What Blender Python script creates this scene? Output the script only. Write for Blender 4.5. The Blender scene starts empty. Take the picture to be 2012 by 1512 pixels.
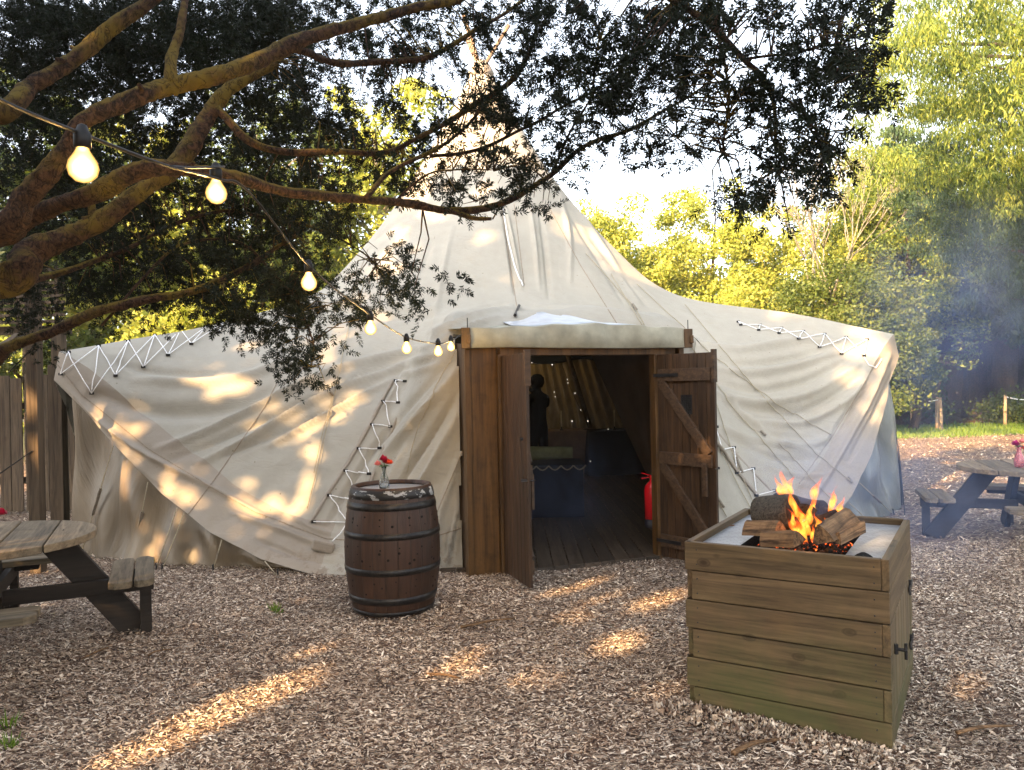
import bpy, bmesh, math, random
import numpy as np
from mathutils import Vector, Matrix, noise
from mathutils.bvhtree import BVHTree
PI = math.pi
R = math.radians
random.seed(7)
RNG = np.random.default_rng(11)
C = bpy.context.scene.collection
scene = bpy.context.scene
H = 1.6; F = 1512.0; ROLL = 0.02
# ---------------------------------------------------------------- camera
cam_d = bpy.data.cameras.new("camera")
cam = bpy.data.objects.new("camera", cam_d); C.objects.link(cam)
cam_d.sensor_width = 36; cam_d.lens = 27.05; cam_d.clip_end = 500; cam_d.clip_start = .05
cam.location = (0, 0, H)
cam.rotation_euler = (Matrix.Rotation(R(90), 3, 'X') @ Matrix.Rotation(-ROLL, 3, 'Z')).to_euler()
scene.camera = cam
# ---------------------------------------------------------------- sky, sun, exposure
SUN_EL = R(22)
SUN_H = Vector((.62, .785, 0)).normalized()          # the way the light travels over the ground
SUN_DIR = Vector((SUN_H.x*math.cos(SUN_EL), SUN_H.y*math.cos(SUN_EL), -math.sin(SUN_EL)))
world = bpy.data.worlds.new("World"); scene.world = world; world.use_nodes = True
wn = world.node_tree; wn.nodes.clear()
w_out = wn.nodes.new('ShaderNodeOutputWorld'); w_bg = wn.nodes.new('ShaderNodeBackground')
w_sky = wn.nodes.new('ShaderNodeTexSky'); w_sky.sky_type = 'NISHITA'; w_sky.sun_disc = False
w_sky.sun_elevation = SUN_EL
w_sky.sun_rotation = math.atan2(-SUN_H.x, -SUN_H.y)   # azimuth of the sun, from +Y towards +X
w_sky.air_density = 1.0; w_sky.dust_density = 3.0; w_sky.ozone_density = .6
w_hs = wn.nodes.new('ShaderNodeHueSaturation'); w_hs.inputs['Saturation'].default_value = .42
wn.links.new(w_sky.outputs[0], w_hs.inputs['Color']); wn.links.new(w_hs.outputs[0], w_bg.inputs[0])
w_bg.inputs[1].default_value = .15
wn.links.new(w_bg.outputs[0], w_out.inputs[0])
sun_d = bpy.data.lights.new("sun", 'SUN'); sun = bpy.data.objects.new("sun", sun_d); C.objects.link(sun)
sun_d.energy = 5.0; sun_d.angle = R(.6); sun_d.color = (1.0, .62, .28)
sun.location = (-20, -20, 30)
sun.rotation_euler = SUN_DIR.to_track_quat('-Z', 'Y').to_euler()
scene.view_settings.view_transform = 'Standard'; scene.view_settings.look = 'None'
scene.view_settings.exposure = 2.42; scene.view_settings.gamma = 1
scene.cycles.use_denoising = True
scene.cycles.max_bounces = 8; scene.cycles.diffuse_bounces = 3; scene.cycles.glossy_bounces = 2
scene.cycles.transmission_bounces = 4; scene.cycles.transparent_max_bounces = 12
scene.cycles.volume_bounces = 0; scene.cycles.volume_step_rate = 4; scene.cycles.volume_max_steps = 48
scene.cycles.sample_clamp_indirect = 8; scene.cycles.caustics_reflective = False; scene.cycles.caustics_refractive = False
# ---------------------------------------------------------------- pixel of the photo at a chosen depth -> point in the place
def ray(px, py):
    u = (px-1006)/F; v = (py-756)/F
    c, s = math.cos(ROLL), math.sin(ROLL)
    return Vector((u*c - v*s, 1.0, -(u*s + v*c)))
def P(px, py, Y): return Vector((0, 0, H)) + ray(px, py)*Y
def PZ(px, py, z=0.0):
    r = ray(px, py); return Vector((0, 0, H)) + r*((z-H)/r.z)
def PIX(x, y, z):                                     # arrays -> photo pixels
    u0 = x/y; v0 = -(z-H)/y; c, s = math.cos(ROLL), math.sin(ROLL)
    return 1006+F*(u0*c+v0*s), 756+F*(-u0*s+v0*c)
# ---------------------------------------------------------------- naming and linking
ORG = {}
def tag(o, label=None, cat=None, group=None, kind=None):
    if label: o['label'] = label
    if cat: o['category'] = cat
    if group: o['group'] = group
    if kind: o['kind'] = kind
    return o
def thing(name, label, cat, loc=(0, 0, 0), rz=0, group=None, world=False, kind=None):
    o = bpy.data.objects.new(name, None); C.objects.link(o); o.empty_display_size = .1
    o.location = loc; o.rotation_euler = (0, 0, rz)
    tag(o, label, cat, group, kind)
    ORG[o.name] = Vector(loc) if world else Vector((0, 0, 0))
    return o
def link_mesh(name, me, mat, parent=None, smooth=False, bevel=0):
    o = bpy.data.objects.new(name, me); C.objects.link(o)
    if mat: me.materials.append(mat)
    if parent is not None:
        o.parent = parent; og = ORG.get(parent.name, Vector((0, 0, 0)))
        if og.length > 0 and parent.type == 'EMPTY':
            me.transform(Matrix.Translation(-og))
        elif og.length > 0:
            me.transform(Matrix.Translation(-og))
        ORG[o.name] = og
    if smooth:
        me.polygons.foreach_set('use_smooth', [True]*len(me.polygons))
    if bevel:
        b = o.modifiers.new('bevel', 'BEVEL'); b.width = bevel; b.segments = 2; b.limit_method = 'ANGLE'; b.angle_limit = R(40)
    return o
def copy_thing(src, loc, rz=0, label=None, group=None, sc=None):
    def cp(o, par):
        c = o.copy(); C.objects.link(c); ORG[c.name] = ORG.get(o.name, Vector())
        if par is not None: c.parent = par
        for ch in KIDS.get(o.name, []): cp(ch, c)
        return c
    KIDS = {}
    for o in C.objects:
        if o.parent: KIDS.setdefault(o.parent.name, []).append(o)
    r = cp(src, None); r.location = loc; r.rotation_euler = (0, 0, rz)
    if label: r['label'] = label
    if group: r['group'] = group
    if sc: r.scale = (sc, sc, sc)
    return r
class MB:
    def __init__(s): s.v = []; s.f = []
    def add(s, vs, fs):
        n = len(s.v); s.v += [tuple(v) for v in vs]; s.f += [tuple(i+n for i in f) for f in fs]; return s
    def box(s, c, sz, rot=None):
        hx, hy, hz = sz[0]/2, sz[1]/2, sz[2]/2; c = Vector(c)
        vs = [Vector((x, y, z)) for x in (-hx, hx) for y in (-hy, hy) for z in (-hz, hz)]
        if rot is not None: vs = [rot @ v for v in vs]
        return s.add([v+c for v in vs], [(0, 1, 3, 2), (4, 6, 7, 5), (0, 4, 5, 1), (2, 3, 7, 6), (0, 2, 6, 4), (1, 5, 7, 3)])
    def beam(s, a, b, w, h, up=(0, 0, 1)):             # w across, h along up
        a, b, up = Vector(a), Vector(b), Vector(up); d = (b-a).normalized()
        if abs(d.dot(up)) > .98: up = Vector((0, 1, 0))
        x = d.cross(up).normalized(); u = x.cross(d).normalized()
        vs = [p + x*sx*w/2 + u*su*h/2 for p in (a, b) for sx, su in ((-1, -1), (1, -1), (1, 1), (-1, 1))]
        return s.add(vs, [(0, 3, 2, 1), (4, 5, 6, 7), (0, 1, 5, 4), (1, 2, 6, 5), (2, 3, 7, 6), (3, 0, 4, 7)])
    def tube(s, pts, rad, n=8, jit=0, cap=True):
        pts = [Vector(p) for p in pts]; m = len(pts)
        if not hasattr(rad, '__len__'): rad = [rad]*m
        t0 = (pts[1]-pts[0]).normalized(); up = Vector((0, 0, 1)) if abs(t0.z) < .9 else Vector((0, 1, 0))
        x = t0.cross(up).normalized(); vs = []; fs = []
        for i, p in enumerate(pts):
            t = (pts[min(i+1, m-1)]-pts[max(i-1, 0)]).normalized()
            x = (x - t*x.dot(t)).normalized(); y = t.cross(x)
            for k in range(n):
                a = 2*PI*k/n; r = rad[i]
                if jit: r *= 1+jit*noise.noise(p*9+Vector((math.cos(a), math.sin(a), 0))*.9)
                vs.append(p + x*math.cos(a)*r + y*math.sin(a)*r)
        for i in range(m-1):
            for k in range(n):
                k2 = (k+1) % n; fs.append((i*n+k, i*n+k2, (i+1)*n+k2, (i+1)*n+k))
        if cap:
            fs.append(tuple(range(n-1, -1, -1))); fs.append(tuple((m-1)*n+k for k in range(n)))
        return s.add(vs, fs)
    def lathe(s, prof, n=24, c=(0, 0, 0), close=True):
        c = Vector(c); vs = []; fs = []; m = len(prof)
        for r, z in prof:
            for k in range(n):
                a = 2*PI*k/n; vs.append(c+Vector((r*math.cos(a), r*math.sin(a), z)))
        for i in range(m-1):
            for k in range(n):
                k2 = (k+1) % n; fs.append((i*n+k, i*n+k2, (i+1)*n+k2, (i+1)*n+k))
        if close:
            fs.append(tuple(range(n-1, -1, -1))); fs.append(tuple((m-1)*n+k for k in range(n)))
        return s.add(vs, fs)
    def prism(s, poly, z0, z1):
        n = len(poly)
        vs = [Vector((p[0], p[1], z0)) for p in poly]+[Vector((p[0], p[1], z1)) for p in poly]
        return s.add(vs, [tuple(range(n-1, -1, -1)), tuple(range(n, 2*n))]+[(i, (i+1) % n, n+(i+1) % n, n+i) for i in range(n)])
    def build(s, name, mat, parent=None, smooth=False, bevel=0):
        me = bpy.data.meshes.new(name); me.from_pydata(s.v, [], s.f); me.update()
        return link_mesh(name, me, mat, parent, smooth, bevel)
def np_mesh(name, verts, faces, mat, parent=None, smooth=False):
    me = bpy.data.meshes.new(name); nv, nf, k = len(verts), len(faces), faces.shape[1]
    me.vertices.add(nv); me.vertices.foreach_set('co', np.ascontiguousarray(verts, dtype=np.float32).ravel())
    me.loops.add(nf*k); me.loops.foreach_set('vertex_index', np.ascontiguousarray(faces, dtype=np.int32).ravel())
    me.polygons.add(nf); me.polygons.foreach_set('loop_start', np.arange(nf, dtype=np.int32)*k)
    me.update(calc_edges=True)
    return link_mesh(name, me, mat, parent, smooth)
def smooth_path(pts, n=6):
    pts = [Vector(p) for p in pts]; q = [pts[0]*2-pts[1]]+pts+[pts[-1]*2-pts[-2]]; out = []
    for i in range(1, len(q)-2):
        for k in range(n):
            t = k/n; a, b, c, d = q[i-1], q[i], q[i+1], q[i+2]
            out.append(.5*((2*b)+(c-a)*t+(2*a-5*b+4*c-d)*t*t+(3*b-a-3*c+d)*t**3))
    out.append(pts[-1]); return out
def lerp_r(rs, n=6):
    out = []
    for i in range(len(rs)-1):
        for k in range(n): out.append(rs[i]+(rs[i+1]-rs[i])*k/n)
    return out+[rs[-1]]
# ---------------------------------------------------------------- materials
class NT:
    def __init__(s, name, rz=0.0):
        s.rz = rz
        s.m = bpy.data.materials.new(name); s.m.use_nodes = True; s.t = s.m.node_tree; s.n = s.t.nodes; s.n.clear()
        s.out = s.n.new('ShaderNodeOutputMaterial'); s.b = s.n.new('ShaderNodeBsdfPrincipled')
        s.t.links.new(s.b.outputs[0], s.out.inputs[0]); s.b.inputs['Specular IOR Level'].default_value = .3
    def node(s, t, **k):
        n = s.n.new(t)
        for a, b in k.items(): setattr(n, a, b)
        return n
    def l(s, a, b): s.t.links.new(a, b)
    def val(s, i, v):
        if hasattr(v, 'is_linked'): s.l(v, i)
        else: i.default_value = v
    def coord(s, scale=(1, 1, 1), kind='Object', island=0.0):
        tc = s.node('ShaderNodeTexCoord'); mp = s.node('ShaderNodeMapping'); mp.inputs['Scale'].default_value = scale
        if s.rz:
            m0 = s.node('ShaderNodeMapping'); m0.inputs['Rotation'].default_value = (0, 0, s.rz); s.l(tc.outputs[kind], m0.inputs['Vector']); s.l(m0.outputs[0], mp.inputs['Vector'])
        else: s.l(tc.outputs[kind], mp.inputs['Vector'])
        if island:
            g = s.node('ShaderNodeNewGeometry'); mu = s.node('ShaderNodeMath', operation='MULTIPLY'); mu.inputs[1].default_value = island
            s.l(g.outputs['Random Per Island'], mu.inputs[0]); cx = s.node('ShaderNodeCombineXYZ')
            for i in range(3): s.l(mu.outputs[0], cx.inputs[i])
            s.l(cx.outputs[0], mp.inputs['Location'])
        return mp.outputs[0]
    def noise(s, vec, scale, detail=4, rough=.55, dist=0):
        n = s.node('ShaderNodeTexNoise'); s.l(vec, n.inputs['Vector']); n.inputs['Scale'].default_value = scale
        n.inputs['Detail'].default_value = detail; n.inputs['Roughness'].default_value = rough; n.inputs['Distortion'].default_value = dist
        return n.outputs['Fac']
    def vor(s, vec, scale, feature='F1', out='Distance', rnd=1):
        n = s.node('ShaderNodeTexVoronoi'); n.feature = feature; s.l(vec, n.inputs['Vector']); n.inputs['Scale'].default_value = scale
        n.inputs['Randomness'].default_value = rnd
        return n.outputs[out]
    def ramp(s, fac, stops, interp='LINEAR'):
        r = s.node('ShaderNodeValToRGB'); r.color_ramp.interpolation = interp; e = r.color_ramp.elements
        while len(e) < len(stops): e.new(.5)
        for i, (p, c) in enumerate(stops): e[i].position = p; e[i].color = (*c, 1) if len(c) == 3 else c
        s.l(fac, r.inputs[0]); return r.outputs[0]
    def mix(s, fac, a, b, mode='MIX'):
        m = s.node('ShaderNodeMix', data_type='RGBA', blend_type=mode)
        s.val(m.inputs[0], fac)
        for i, v in ((6, a), (7, b)):
            if hasattr(v, 'is_linked'): s.l(v, m.inputs[i])
            else: m.inputs[i].default_value = (*v, 1)
        return m.outputs[2]
    def math(s, op, a, b=0.0, clamp=False):
        m = s.node('ShaderNodeMath', operation=op, use_clamp=clamp); s.val(m.inputs[0], a); s.val(m.inputs[1], b); return m.outputs[0]
    def bump(s, h, strength=.3, dist=.01):
        b = s.node('ShaderNodeBump'); b.inputs['Strength'].default_value = strength; b.inputs['Distance'].default_value = dist
        s.l(h, b.inputs['Height']); s.l(b.outputs[0], s.b.inputs['Normal']); return b
    def base(s, c, rough=.8, metal=0.0):
        if hasattr(c, 'is_linked'): s.l(c, s.b.inputs['Base Color'])
        else: s.b.inputs['Base Color'].default_value = (*c, 1)
        s.val(s.b.inputs['Roughness'], rough); s.b.inputs['Metallic'].default_value = metal; return s.m
    def island(s): return s.node('ShaderNodeNewGeometry').outputs['Random Per Island']
def plain(name, c, rough=.7, metal=0.0, var=.25, sc=14):
    t = NT(name); n = t.noise(t.coord(), sc, 5)
    d = tuple(x*(1-var) for x in c); e = tuple(min(1, x*(1+var)) for x in c)
    t.bump(n, .15, .004); return t.base(t.ramp(n, [(.3, d), (.7, e)]), rough, metal)
def wood(name, c1, c2, axis=0, rough=.7, knots=0.0, moss=0.0, island=7.0, scale=1.0, wear=0.0, rz=0.0):
    t = NT(name, rz); st = [26*scale]*3; st[axis] = 1.6*scale
    v = t.coord(tuple(st), island=island); g = t.noise(v, 1.0, 6, .62, .6)
    fine = t.noise(v, 4.0, 3, .5); g2 = t.math('ADD', t.math('MULTIPLY', g, .75), t.math('MULTIPLY', fine, .25))
    col = t.ramp(g2, [(.36, tuple(x*.8 for x in c1)), (.62, c2)])
    isl = t.island(); tone = t.ramp(isl, [(0, (.72, .72, .72)), (1, (1.2, 1.15, 1.1))]); col = t.mix(1, col, tone, 'MULTIPLY')
    if knots:
        ks = [7.5]*3; ks[axis] = 4.4
        kv = t.vor(t.coord(tuple(ks), island=3.1), 1.0); k = t.ramp(kv, [(0.05, (1, 1, 1)), (.11, (.45, .45, .45)), (.13, (.7, .7, .7)), (.17, (0, 0, 0))])
        col = t.mix(t.math('MULTIPLY', k, knots), col, (.028, .013, .005))
    if moss:
        mn = t.noise(t.coord((1, 1, 1)), 3.2, 5, .65); mf = t.ramp(mn, [(.3, (0, 0, 0)), (.6, (1, 1, 1))])
        sz = t.node('ShaderNodeSeparateXYZ'); t.l(t.coord(), sz.inputs[0]); low = t.ramp(sz.outputs[2], [(.05, (1, 1, 1)), (.6, (.15, .15, .15))])
        mf = t.math('MULTIPLY', mf, low); col = t.mix(t.math('MULTIPLY', mf, moss), col, (.055, .066, .018))
    if wear:
        wn_ = t.noise(t.coord((1, 1, 1)), 9, 6, .7); wf = t.ramp(wn_, [(.5, (0, 0, 0)), (.72, (1, 1, 1))])
        col = t.mix(t.math('MULTIPLY', wf, wear), col, tuple(x*.35 for x in c1))
    t.bump(g2, .45, .004)
    return t.base(col, rough)
M = {}
def mk_mats():
    # canvas
    for key, a, b in (('canvas', (.325, .304, .257), (.392, .37, .318)), ('skirt', (.285, .25, .208), (.34, .30, .252))):
        t = NT('tent_'+key); v = t.coord()
        big = t.noise(v, 1.1, 4, .6); mid = t.noise(v, 7, 5, .65)
        col = t.mix(.5, t.ramp(big, [(.3, a), (.7, b)]), t.ramp(mid, [(.3, a), (.7, b)]))
        sp = t.vor(v, 9); spn = t.noise(v, 2.3, 2)
        spot = t.math('MULTIPLY', t.ramp(sp, [(.045, (1, 1, 1)), (.075, (0, 0, 0))]), t.ramp(spn, [(.42, (0, 0, 0)), (.55, (1, 1, 1))]))
        col = t.mix(t.math('MULTIPLY', spot, .7), col, (.12, .09, .06))
        st = t.noise(t.coord((1.2, 1.2, .35)), 3.4, 6, .7); col = t.mix(t.ramp(st, [(.55, (0, 0, 0)), (.8, (.35, .35, .35))]), col, (.33, .28, .2))
        sep = t.node('ShaderNodeSeparateXYZ'); t.l(t.coord(), sep.inputs[0])
        mud = t.math('MULTIPLY', t.ramp(sep.outputs[2], [(.0, (1, 1, 1)), (.28, (0, 0, 0))]), t.ramp(t.noise(v, 14, 6, .7), [(.5, (0, 0, 0)), (.6, (1, 1, 1))]))
        col = t.mix(t.math('MULTIPLY', mud, .6), col, (.16, .1, .06))
        wv = t.noise(v, 260, 1); wr = t.noise(t.coord((1, 1, 2.2)), 5.5, 4, .5, 1.2); cr = t.math('ABSOLUTE', t.math('SUBTRACT', t.noise(t.coord((1, 1, 2.6)), 1.9, 2, .5, .6), .5)); wr = t.math('SUBTRACT', wr, t.math('MULTIPLY', t.ramp(cr, [(0, (1, 1, 1)), (.022, (0, 0, 0))]), .22))
        t.bump(t.math('ADD', t.math('MULTIPLY', wv, .06), wr), .28, .02); t.base(col, .85)
        tr = t.node('ShaderNodeBsdfTranslucent'); t.l(col, tr.inputs[0]); mx = t.node('ShaderNodeMixShader'); mx.inputs[0].default_value = .05
        t.l(t.b.outputs[0], mx.inputs[1]); t.l(tr.outputs[0], mx.inputs[2]); t.l(mx.outputs[0], t.out.inputs[0])
        M[key] = t.m
    t = NT('clear_wall_vinyl'); v = t.coord((1, 1, .4)); n = t.noise(v, 2.2, 5, .6, 1)
    t.bump(n, .5, .05); t.base(t.ramp(n, [(.3, (.05, .033, .014)), (.7, (.125, .085, .04))]), .45)
    t.b.inputs['Specular IOR Level'].default_value = .7; M['vinyl'] = t.m
    t = NT('grey_wall_vinyl'); v = t.coord((1, 1, .4)); n = t.noise(v, 2.0, 5, .6, 1)
    t.bump(n, .5, .05); t.base(t.ramp(n, [(.3, (.075, .082, .068)), (.7, (.15, .155, .135))]), .35); M['vinyl2'] = t.m
    M['rope_white'] = plain('white_rope', (.82, .82, .84), .8, sc=90)
    M['rope_tan'] = plain('tan_rope', (.33, .29, .21), .9, sc=90)
    M['strap'] = plain('grey_strap', (.22, .19, .15), .8, sc=60)
    M['seam'] = plain('canvas_seam', (.27, .22, .17), .9, sc=40)
    M['black'] = plain('black_rubber', (.008, .008, .009), .5)
    M['iron'] = plain('dark_iron', (.03, .03, .032), .45, .6)
    M['ply'] = wood('door_frame_ply', (.05, .026, .009), (.12, .063, .02), 2, .5, wear=.5, scale=.6)
    M['door'] = wood('door_brown_wood', (.024, .013, .007), (.064, .035, .018), 2, .5, wear=.3)
    M['doorbrace'] = wood('door_brace_wood', (.04, .023, .013), (.085, .05, .028), 0, .6)
    M['crate'] = wood('fire_box_pine', (.066, .04, .02), (.16, .105, .054), 0, .62, knots=1.0, moss=.7, island=9, wear=.2, rz=-math.atan2(.523, -.852))
    M['crate_s'] = wood('fire_box_pine_side', (.066, .04, .02), (.16, .105, .054), 0, .62, knots=1.0, moss=.7, island=9, wear=.2, rz=-math.atan2(.852, .523))
    M['crate_v'] = wood('fire_box_side', (.08, .056, .03), (.16, .11, .06), 2, .62, knots=.5, moss=.5, island=9)
    M['table'] = wood('weathered_table_top', (.10, .076, .05), (.235, .185, .125), 1, .75, moss=.25, knots=.3, wear=.3)
    M['seat_x'] = wood('weathered_seat', (.10, .076, .05), (.235, .185, .125), 0, .75, moss=.25, knots=.3, wear=.3)
    M['tleg'] = wood('shade_darkened_leg', (.010, .007, .005), (.024, .017, .012), 0, .7)  # dark wood, made darker to hold the shade under the tables
    M['fence'] = wood('fence_board', (.05, .035, .023), (.12, .088, .058), 2, .85, knots=.4)
    M['floor'] = wood('tent_floor_board', (.04, .03, .022), (.085, .064, .046), 1, .6, island=5, wear=.4)
    M['rail'] = wood('pale_rail', (.3, .22, .14), (.48, .37, .25), 2, .85)
    # barrel
    t = NT('barrel_oak'); tc = t.node('ShaderNodeTexCoord'); sp = t.node('ShaderNodeSeparateXYZ'); t.l(tc.outputs['Object'], sp.inputs[0])
    ang = t.math('ARCTAN2', sp.outputs[1], sp.outputs[0]); st = t.math('MULTIPLY', ang, 24/(2*PI)); fr = t.math('FRACT', t.math('ADD', st, 40)); fl = t.math('FLOOR', st)
    wnz = t.node('ShaderNodeTexWhiteNoise', noise_dimensions='1D'); t.l(fl, wnz.inputs['W'])
    g = t.noise(t.coord((30, 30, 2)), 1, 6, .65); col = t.ramp(g, [(.3, (.022, .011, .007)), (.7, (.052, .026, .016))])
    col = t.mix(1, col, t.ramp(wnz.outputs[0], [(0, (.78, .76, .74)), (1, (1.2, 1.12, 1.08))]), 'MULTIPLY')
    gap = t.ramp(t.math('ABSOLUTE', t.math('SUBTRACT', fr, .5)), [(.465, (0, 0, 0)), (.495, (1, 1, 1))])
    col = t.mix(t.math('MULTIPLY', gap, .85), col, (.008, .005, .004))
    scr = t.ramp(t.noise(t.coord((14, 14, 3)), 3, 6, .8), [(.66, (0, 0, 0)), (.76, (.4, .4, .4))]); col = t.mix(scr, col, (.3, .2, .13))
    t.bump(t.math('SUBTRACT', g, gap), .5, .004); M['oak'] = t.base(col, .5)
    t = NT('hoop_black'); n = t.noise(t.coord((1, 1, 1)), 30, 5, .7)
    M['hoop'] = t.base(t.ramp(n, [(.4, (.012, .012, .013)), (.75, (.04, .035, .032))]), .35, .4)
    t = NT('hoop_flaking_paint'); n = t.noise(t.coord((1, 1, 2.2)), 11, 7, .62); f = t.ramp(n, [(.54, (0, 0, 0)), (.56, (1, 1, 1))])
    t.bump(f, .4, .002); M['hoop2'] = t.base(t.mix(f, (.015, .015, .016), (.27, .28, .29)), .45)
    M['hole'] = plain('hole_dark', (.004, .003, .003), .9)
    # bark
    def bark(name, a, b, moss, sc=1.0, mt=.5):
        t = NT(name); v = t.coord((16*sc, 12*sc, 12*sc)); n = t.noise(v, 2.2, 10, .72, 1.5); vr = t.vor(v, 3.5, 'DISTANCE_TO_EDGE')
        col = t.ramp(n, [(.4, a), (.6, b)]); mn = t.noise(t.coord(), 3.0*sc, 5, .6); crk = t.ramp(t.math('ABSOLUTE', t.math('SUBTRACT', t.noise(t.coord((11*sc, 11*sc, 7*sc)), 1.6, 4, .6, 1.2), .5)), [(.0, (0, 0, 0)), (.035, (1, 1, 1))])
        g = t.node('ShaderNodeNewGeometry'); sp = t.node('ShaderNodeSeparateXYZ'); t.l(g.outputs['Normal'], sp.inputs[0])
        up = t.ramp(sp.outputs[2], [(.2, (0, 0, 0)), (.9, (1, 1, 1))])
        mf = t.math('MULTIPLY', t.ramp(t.math('ADD', t.math('MULTIPLY', up, .22), mn), [(.5, (0, 0, 0)), (.66, (1, 1, 1))]), mt)
        col = t.mix(mf, col, moss); col = t.mix(.75, col, t.mix(1, col, t.mix(.12, crk, (1, 1, 1)), 'MULTIPLY'))
        t.bump(t.math('ADD', t.math('ADD', n, t.math('MULTIPLY', crk, .5)), t.math('MULTIPLY', t.noise(v, 9, 4, .7, 2), .5)), 1.0, .05); return t.base(col, .85)
    M['yewbark'] = bark('yew_bark', (.016, .009, .006), (.13, .066, .034), (.24, .17, .02), 1.0, .95)
    M['bark'] = bark('tree_bark', (.04, .03, .022), (.13, .1, .075), (.06, .065, .025))
    M['palebark'] = bark('pale_bark', (.3, .26, .2), (.5, .46, .38), (.3, .3, .16))
    M['log'] = bark('log_bark', (.10, .082, .062), (.21, .18, .145), (.14, .12, .09), 2.2)
    M['char'] = bark('charred_wood', (.006, .006, .007), (.035, .033, .034), (.1, .1, .1), 2.5, .2)
    M['split'] = wood('split_firewood', (.035, .018, .009), (.24, .145, .075), 0, .8, wear=.6, island=3, scale=1.6)
    # leaves
    def leaf(name, stops, trans=.35, sc=.6, rough=.55):
        t = NT(name); n = t.noise(t.coord(), sc, 3, .6); isl = t.island()
        f = t.math('ADD', t.math('MULTIPLY', n, .75), t.math('MULTIPLY', isl, .3)); col = t.ramp(f, stops)
        t.base(col, rough); tr = t.node('ShaderNodeBsdfTranslucent'); t.l(t.mix(1, col, (1.25, 1.3, .6), 'MULTIPLY'), tr.inputs[0])
        mx = t.node('ShaderNodeMixShader'); mx.inputs[0].default_value = trans
        t.l(t.b.outputs[0], mx.inputs[1]); t.l(tr.outputs[0], mx.inputs[2]); t.l(mx.outputs[0], t.out.inputs[0]); return t.m
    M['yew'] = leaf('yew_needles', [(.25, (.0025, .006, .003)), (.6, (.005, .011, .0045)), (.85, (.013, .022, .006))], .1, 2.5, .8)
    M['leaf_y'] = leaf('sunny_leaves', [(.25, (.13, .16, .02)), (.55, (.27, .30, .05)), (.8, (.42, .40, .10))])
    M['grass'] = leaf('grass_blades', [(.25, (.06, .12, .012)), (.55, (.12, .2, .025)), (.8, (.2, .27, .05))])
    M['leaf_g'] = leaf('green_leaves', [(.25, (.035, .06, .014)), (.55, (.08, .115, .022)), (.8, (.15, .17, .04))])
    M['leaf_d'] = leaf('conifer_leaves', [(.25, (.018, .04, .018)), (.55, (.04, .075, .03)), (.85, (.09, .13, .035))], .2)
    M['leaf_c'] = leaf('golden_conifer', [(.3, (.035, .065, .016)), (.52, (.12, .17, .03)), (.8, (.36, .38, .075))], .3, .9)
    # ground
    t = NT('woodchip_bed'); v = t.coord((1, 1, 1)); c1 = t.node('ShaderNodeTexVoronoi'); vv = t.coord((30, 62, 30)); nn = t.noise(t.coord(), 3, 3)
    t.l(vv, c1.inputs['Vector']); c1.inputs['Scale'].default_value = 1
    sp = t.node('ShaderNodeSeparateColor'); t.l(c1.outputs['Color'], sp.inputs[0])
    col = t.ramp(sp.outputs[0], [(0, (.05, .03, .024)), (.4, (.15, .095, .07)), (.75, (.3, .22, .16)), (1, (.5, .42, .33))])
    col = t.mix(t.ramp(t.noise(t.coord(), .8, 4, .6), [(.35, (0, 0, 0)), (.7, (.3, .3, .3))]), col, (.07, .045, .034))
    t.bump(t.math('ADD', sp.outputs[1], c1.outputs['Distance']), .8, .03); M['chipbed'] = t.base(col, .95)
    t = NT('wood_chip'); isl = t.island(); v = t.coord()
    col = t.ramp(isl, [(0, (.022, .013, .01)), (.14, (.08, .045, .031)), (.26, (.21, .14, .10)), (.43, (.42, .32, .235)), (.70, (.62, .52, .41)), (1, (.86, .78, .66))])
    col = t.mix(.35, col, t.mix(1, col, t.ramp(t.noise(v, 60, 3), [(.3, (.5, .5, .5)), (.7, (1.3, 1.3, 1.3))]), 'MULTIPLY')); col = t.mix(1, col, t.ramp(t.noise(v, 1.1, 5, .65), [(.34, (.68, .63, .6)), (.58, (1.05, 1.01, .98))]), 'MULTIPLY'); M['chip'] = t.base(col, .85)
    t = NT('lawn'); n = t.noise(t.coord(), 2.5, 6, .7); M['lawn'] = t.base(t.ramp(n, [(.3, (.05, .085, .014)), (.7, (.12, .17, .03))]), .9); t.bump(n, .6, .05)
    t = NT('forest_floor_soil'); n = t.noise(t.coord(), 2, 6, .7); M['soil'] = t.base(t.ramp(n, [(.3, (.03, .018, .01)), (.7, (.1, .06, .035))]), .95)
    t = NT('earth'); n = t.noise(t.coord(), .4, 6, .7); M['earth'] = t.base(t.ramp(n, [(.3, (.04, .05, .015)), (.7, (.08, .08, .03))]), .95)
    # tray, glass, flowers
    t = NT('stone_tray'); b = t.node('ShaderNodeTexBrick'); t.l(t.coord((6, 6, 6)), b.inputs['Vector']); b.inputs['Color1'].default_value = (.3, .31, .33, 1)
    b.inputs['Color2'].default_value = (.22, .23, .25, 1); b.inputs['Mortar'].default_value = (.09, .09, .1, 1); b.inputs['Scale'].default_value = 1.6; b.inputs['Mortar Size'].default_value = .012
    n = t.noise(t.coord(), 9, 6, .7); M['tray'] = t.base(t.mix(t.ramp(n, [(.45, (0, 0, 0)), (.75, (.6, .6, .6))]), b.outputs[0], (.1, .1, .105)), .32)
    t = NT('cut_glass'); t.base((.92, .96, .95), .05); t.b.inputs['Transmission Weight'].default_value = 1; t.b.inputs['IOR'].default_value = 1.3
    t.bump(t.vor(t.coord(), 90), .6, .004); M['glass'] = t.m
    t = NT('pink_glass'); t.base((.9, .3, .35), .08); t.b.inputs['Transmission Weight'].default_value = .7; M['pinkglass'] = t.m
    for k, c in (('crimson', (.42, .006, .04)), ('coral', (.75, .09, .03)), ('pink', (.78, .25, .24)), ('magenta', (.35, .02, .14))):
        M[k] = plain(k+'_petal', c, .6, var=.35, sc=120)
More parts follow.
